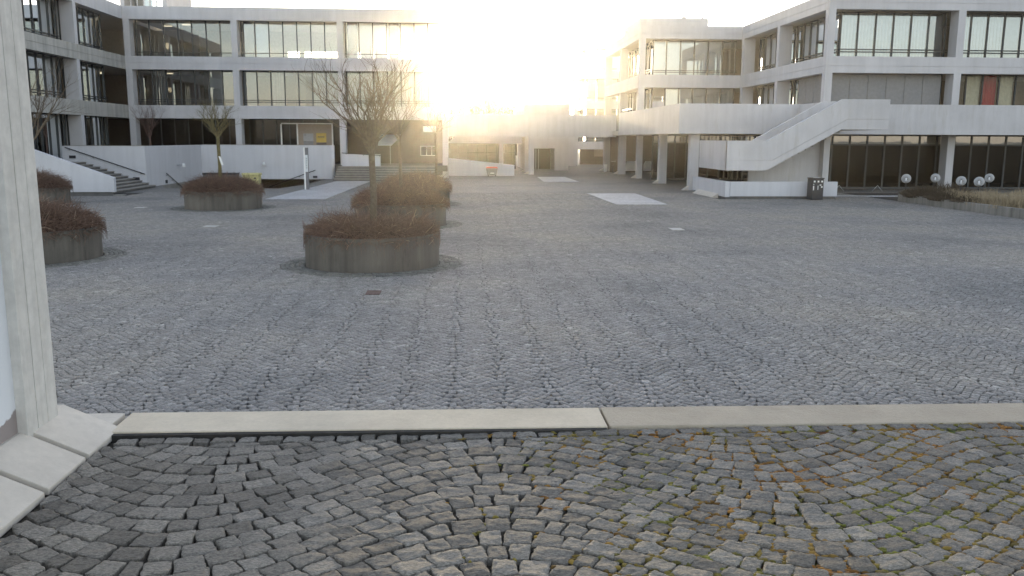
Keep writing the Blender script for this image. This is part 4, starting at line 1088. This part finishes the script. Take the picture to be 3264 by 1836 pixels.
def twig_mesh(seed, n, hscale, hole, over, name):
    r = random.Random(seed); V = []; F = []
    def hgt(x, y):
        q = math.hypot(x, y)/PR
        a = .42*max(0, 1-q**4)*hscale*(1+.35*noise.noise((x*1.3+seed*7, y*1.3, 1)))
        if hole: a *= 1-.75*math.exp(-((x-hole[0])**2+(y-hole[1])**2)/.16)
        return a
    for i in range(n):
        a = r.random()*6.283; q = PR*(r.random()**.5)*.98
        x, y = q*math.cos(a), q*math.sin(a); z = .60+hgt(x, y)*(.25+.6*r.random())
        dx, dy, dz = r.gauss(0, 1)+.8*x/PR, r.gauss(0, 1)+.8*y/PR, r.gauss(.6, .6)
        l = .16+.34*r.random(); nrm = math.sqrt(dx*dx+dy*dy+dz*dz); d = Vector((dx, dy, dz))/nrm
        p = Vector((x, y, z)); curl = Vector((r.gauss(0, .5), r.gauss(0, .5), -.5+r.gauss(0, .35)))
        k0 = len(V); th = .0045+.004*r.random(); seg = 5
        for s in range(seg):
            t = s/(seg-1)
            lim = PR+over
            q2 = math.hypot(p.x, p.y)
            if q2 > lim: p = Vector((p.x*lim/q2, p.y*lim/q2, p.z))
            sd_ = d.orthogonal().normalized(); s2 = d.cross(sd_).normalized(); tr = th*(1-.6*t)
            for c3 in range(3):
                an = c3*2.0944; V.append(tuple(p+(sd_*math.cos(an)+s2*math.sin(an))*tr))
            d = (d+curl*.35).normalized(); p = p+d*(l/(seg-1))
        for s in range(seg-1):
            for c3 in range(3):
                c4 = (c3+1) % 3
                F.append((k0+s*3+c3, k0+s*3+c4, k0+s*3+3+c4, k0+s*3+3+c3))
    ob = np_mesh(name, V, F, M['twig'])
    # inner mass
    mb = MB(); nr, nth = 12, 40; base = len(mb.v)
    for i in range(nr+1):
        for j in range(nth):
            q = PR*.93*i/nr; a = 6.2832*j/nth; x, y = q*math.cos(a), q*math.sin(a)
            mb.v.append((x, y, .60+hgt(x, y)*.62+.03*noise.noise((x*6, y*6, seed))))
    for i in range(nr):
        for j in range(nth):
            k = (j+1) % nth; mb.f.append((i*nth+j, (i+1)*nth+j, (i+1)*nth+k, i*nth+k))
    core = mb.build('twig_mass', M['twigcore'], None, True)
    return ob.data, core.data, ob, core
variants = []
for sd0, n, hs, hole, ov in ((1, 8000, 1.15, (.15, -.1), .03), (2, 9000, 1.65, None, .14), (3, 9000, 1.75, None, .12)):
    me, cme, ob, core = twig_mesh(sd0, n, hs, hole, ov, 'twigs'); variants.append((me, cme)); bpy.data.objects.remove(ob); bpy.data.objects.remove(core)
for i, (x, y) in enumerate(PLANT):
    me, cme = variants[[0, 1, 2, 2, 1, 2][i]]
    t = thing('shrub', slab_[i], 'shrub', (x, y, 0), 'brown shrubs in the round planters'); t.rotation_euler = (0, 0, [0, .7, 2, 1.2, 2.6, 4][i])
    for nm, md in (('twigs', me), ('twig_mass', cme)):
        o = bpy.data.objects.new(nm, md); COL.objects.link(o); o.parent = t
def tree(label, x, y, zb, fork, top, rx, r0, seed, mat, depth=5, group='bare young trees', tagz=None, nb=7):
    r = random.Random(seed)
    t = thing('bare_tree', label, 'tree', (x, y, zb), group)
    tr = MB(); tr.tube([(x, y, zb), (x+.02, y, zb+(fork-zb)*.5), (x, y, fork), (x, y, fork+.15)], [r0*1.15, r0, r0*.95, r0*.8], 9)
    tr.build('trunk', M[mat], t, True)
    cr = MB()
    hh = top-fork
    def grow(p, d, l, rad, dep):
        pts = [p]; seg = 4 if dep > 2 else 3
        dd = d.copy()
        for s in range(seg):
            dd = (dd+Vector((r.gauss(0, .13), r.gauss(0, .13), r.gauss(.05, .09)))).normalized()
            pts.append(pts[-1]+dd*(l/seg))
        cr.tube(pts, [rad*(1-.45*i/seg) for i in range(seg+1)], 5 if dep > 2 else 3, False)
        if dep <= 0: return
        for c in range(3 if dep > 1 else 3):
            q = pts[max(1, int(r.random()*seg+.5))] if c else pts[-1]
            nd = (dd+Vector((r.gauss(0, .42), r.gauss(0, .42), r.gauss(.12, .25)))).normalized()
            grow(q, nd, l*(.62+.2*r.random()), rad*.56, dep-1)
    for i in range(nb):
        a = 6.2832*(i+r.random()*.6)/nb; ou = rx/hh*(.35+.85*r.random())
        d = Vector((math.cos(a)*ou, math.sin(a)*ou, 1)).normalized()
        grow(Vector((x, y, fork+r.random()*.12-.05)), d, hh*.42/max(.55, d.z), r0*.42, depth-1)
    cr.build('crown', M[mat], t)
    if tagz:
        MB().prism([(x+.01, y-r0-.02, tagz+.32), (x+.08, y-r0-.02, tagz+.32), (x+.2, y-r0-.05, tagz-.02), (x+.12, y-r0-.05, tagz-.04)], (0, .01, 0)).build('label_strip', M['tag'], t)
    return t
tree('bare tree with wide vase crown in the nearest middle planter', -2.0, 19.62, .55, 2.45, 4.45, 1.35, .075, 21, 'bark', 5, nb=10)
tree('slender bare tree in the planter behind the nearest one', -2.02, 28.75, .55, 2.76, 4.6, 1.15, .05, 22, 'bark', 5, tagz=None)
tree('thin bare tree far back before the entrance stairs', -1.1, 37.8, .55, 2.9, 4.6, .9, .05, 23, 'bark', 4)
tree('bare tree mostly hidden behind the foreground pillar', -10.12, 20.85, .55, 2.5, 4.2, 1.25, .07, 24, 'bark', 5)
tree('small bare tree with greenish trunk and white tag before the terrace wall', -9.75, 35.75, .55, 2.75, 4.2, .85, .07, 25, 'bark_green', 5, tagz=1.75, nb=7)
tree('faint reddish bare tree on the terrace before the dark ground floor', -21.0, 60.5, .9, 2.7, 4.9, 1.0, .05, 27, 'rust', 5)

# ---- far background --------------------------------------------------------------
t = thing('apartment_building', 'far pale apartment block with a row of dark windows and an added tall sun-blocking part', 'building', (0, 224, -2))
SUN_BLOCK_TOP = 19.5
MB().box(6.0, 24.8, 220, 232, -3, 13.8).build('wall', M['farwall'], t); MB().box(-26, 5.98, 219.9, 232, -3, SUN_BLOCK_TOP).build('wall', M['farwall'], t)  # left box is an added part, widened and raised to block the sun
for i in range(8):
    for z in (11.4, 8.6):
        fr = MB().box(3.2+i*2.75-.75, 3.2+i*2.75+.75, 219.95, 220.0, z-.7, z+.9).build('window', M['frame'], t)
MB().box(6.1, 25, 219.8, 232.2, 13.8, 13.95).build('roof', M['farwall'], t)
def far_tree(label, x, y, h, w, seed):
    r = random.Random(seed)
    t = thing('winter_tree', label, 'tree', (x, y, -2), 'leafless trees beyond the footbridge')
    MB().tube([(x, y, -3), (x, y, h*.5)], [.25, .15], 6).build('trunk', M['fartree'], t)
    cr = MB()
    for i in range(330):
        a = r.random()*6.283; q = math.sqrt(r.random()); z = h*.25+h*.75*r.random()
        ww = w*math.sqrt(max(.02, 1-((z-h*.58)/(h*.48))**2))
        p = Vector((x+math.cos(a)*q*ww, y+math.sin(a)*q*ww*.6, z)); d = Vector((math.cos(a)*.7+r.gauss(0, .4), math.sin(a)*.5+r.gauss(0, .4), .8)).normalized()
        cr.tube([p-d*.7, p, p+d*.6], [.09, .07, .02], 3, False)
    cr.build('crown', M['fartree'], t)
for i, (x, y, h, w_) in enumerate(((-1.2, 150, 7.6, 2.2), (1.6, 155, 8.4, 2.6), (4.4, 150, 9.2, 2.6), (7.2, 158, 9.4, 2.8), (9.6, 152, 8.6, 2.4), (12.0, 160, 8.9, 2.5))):
    far_tree(['leafless tree beside the left building edge', 'leafless tree second from the left building edge', 'leafless tall tree above the bridge middle left', 'leafless tall tree above the bridge middle', 'leafless tree before the apartment block windows', 'leafless tree next to the chamfered low block'][i], x, y, h, w_, 60+i)
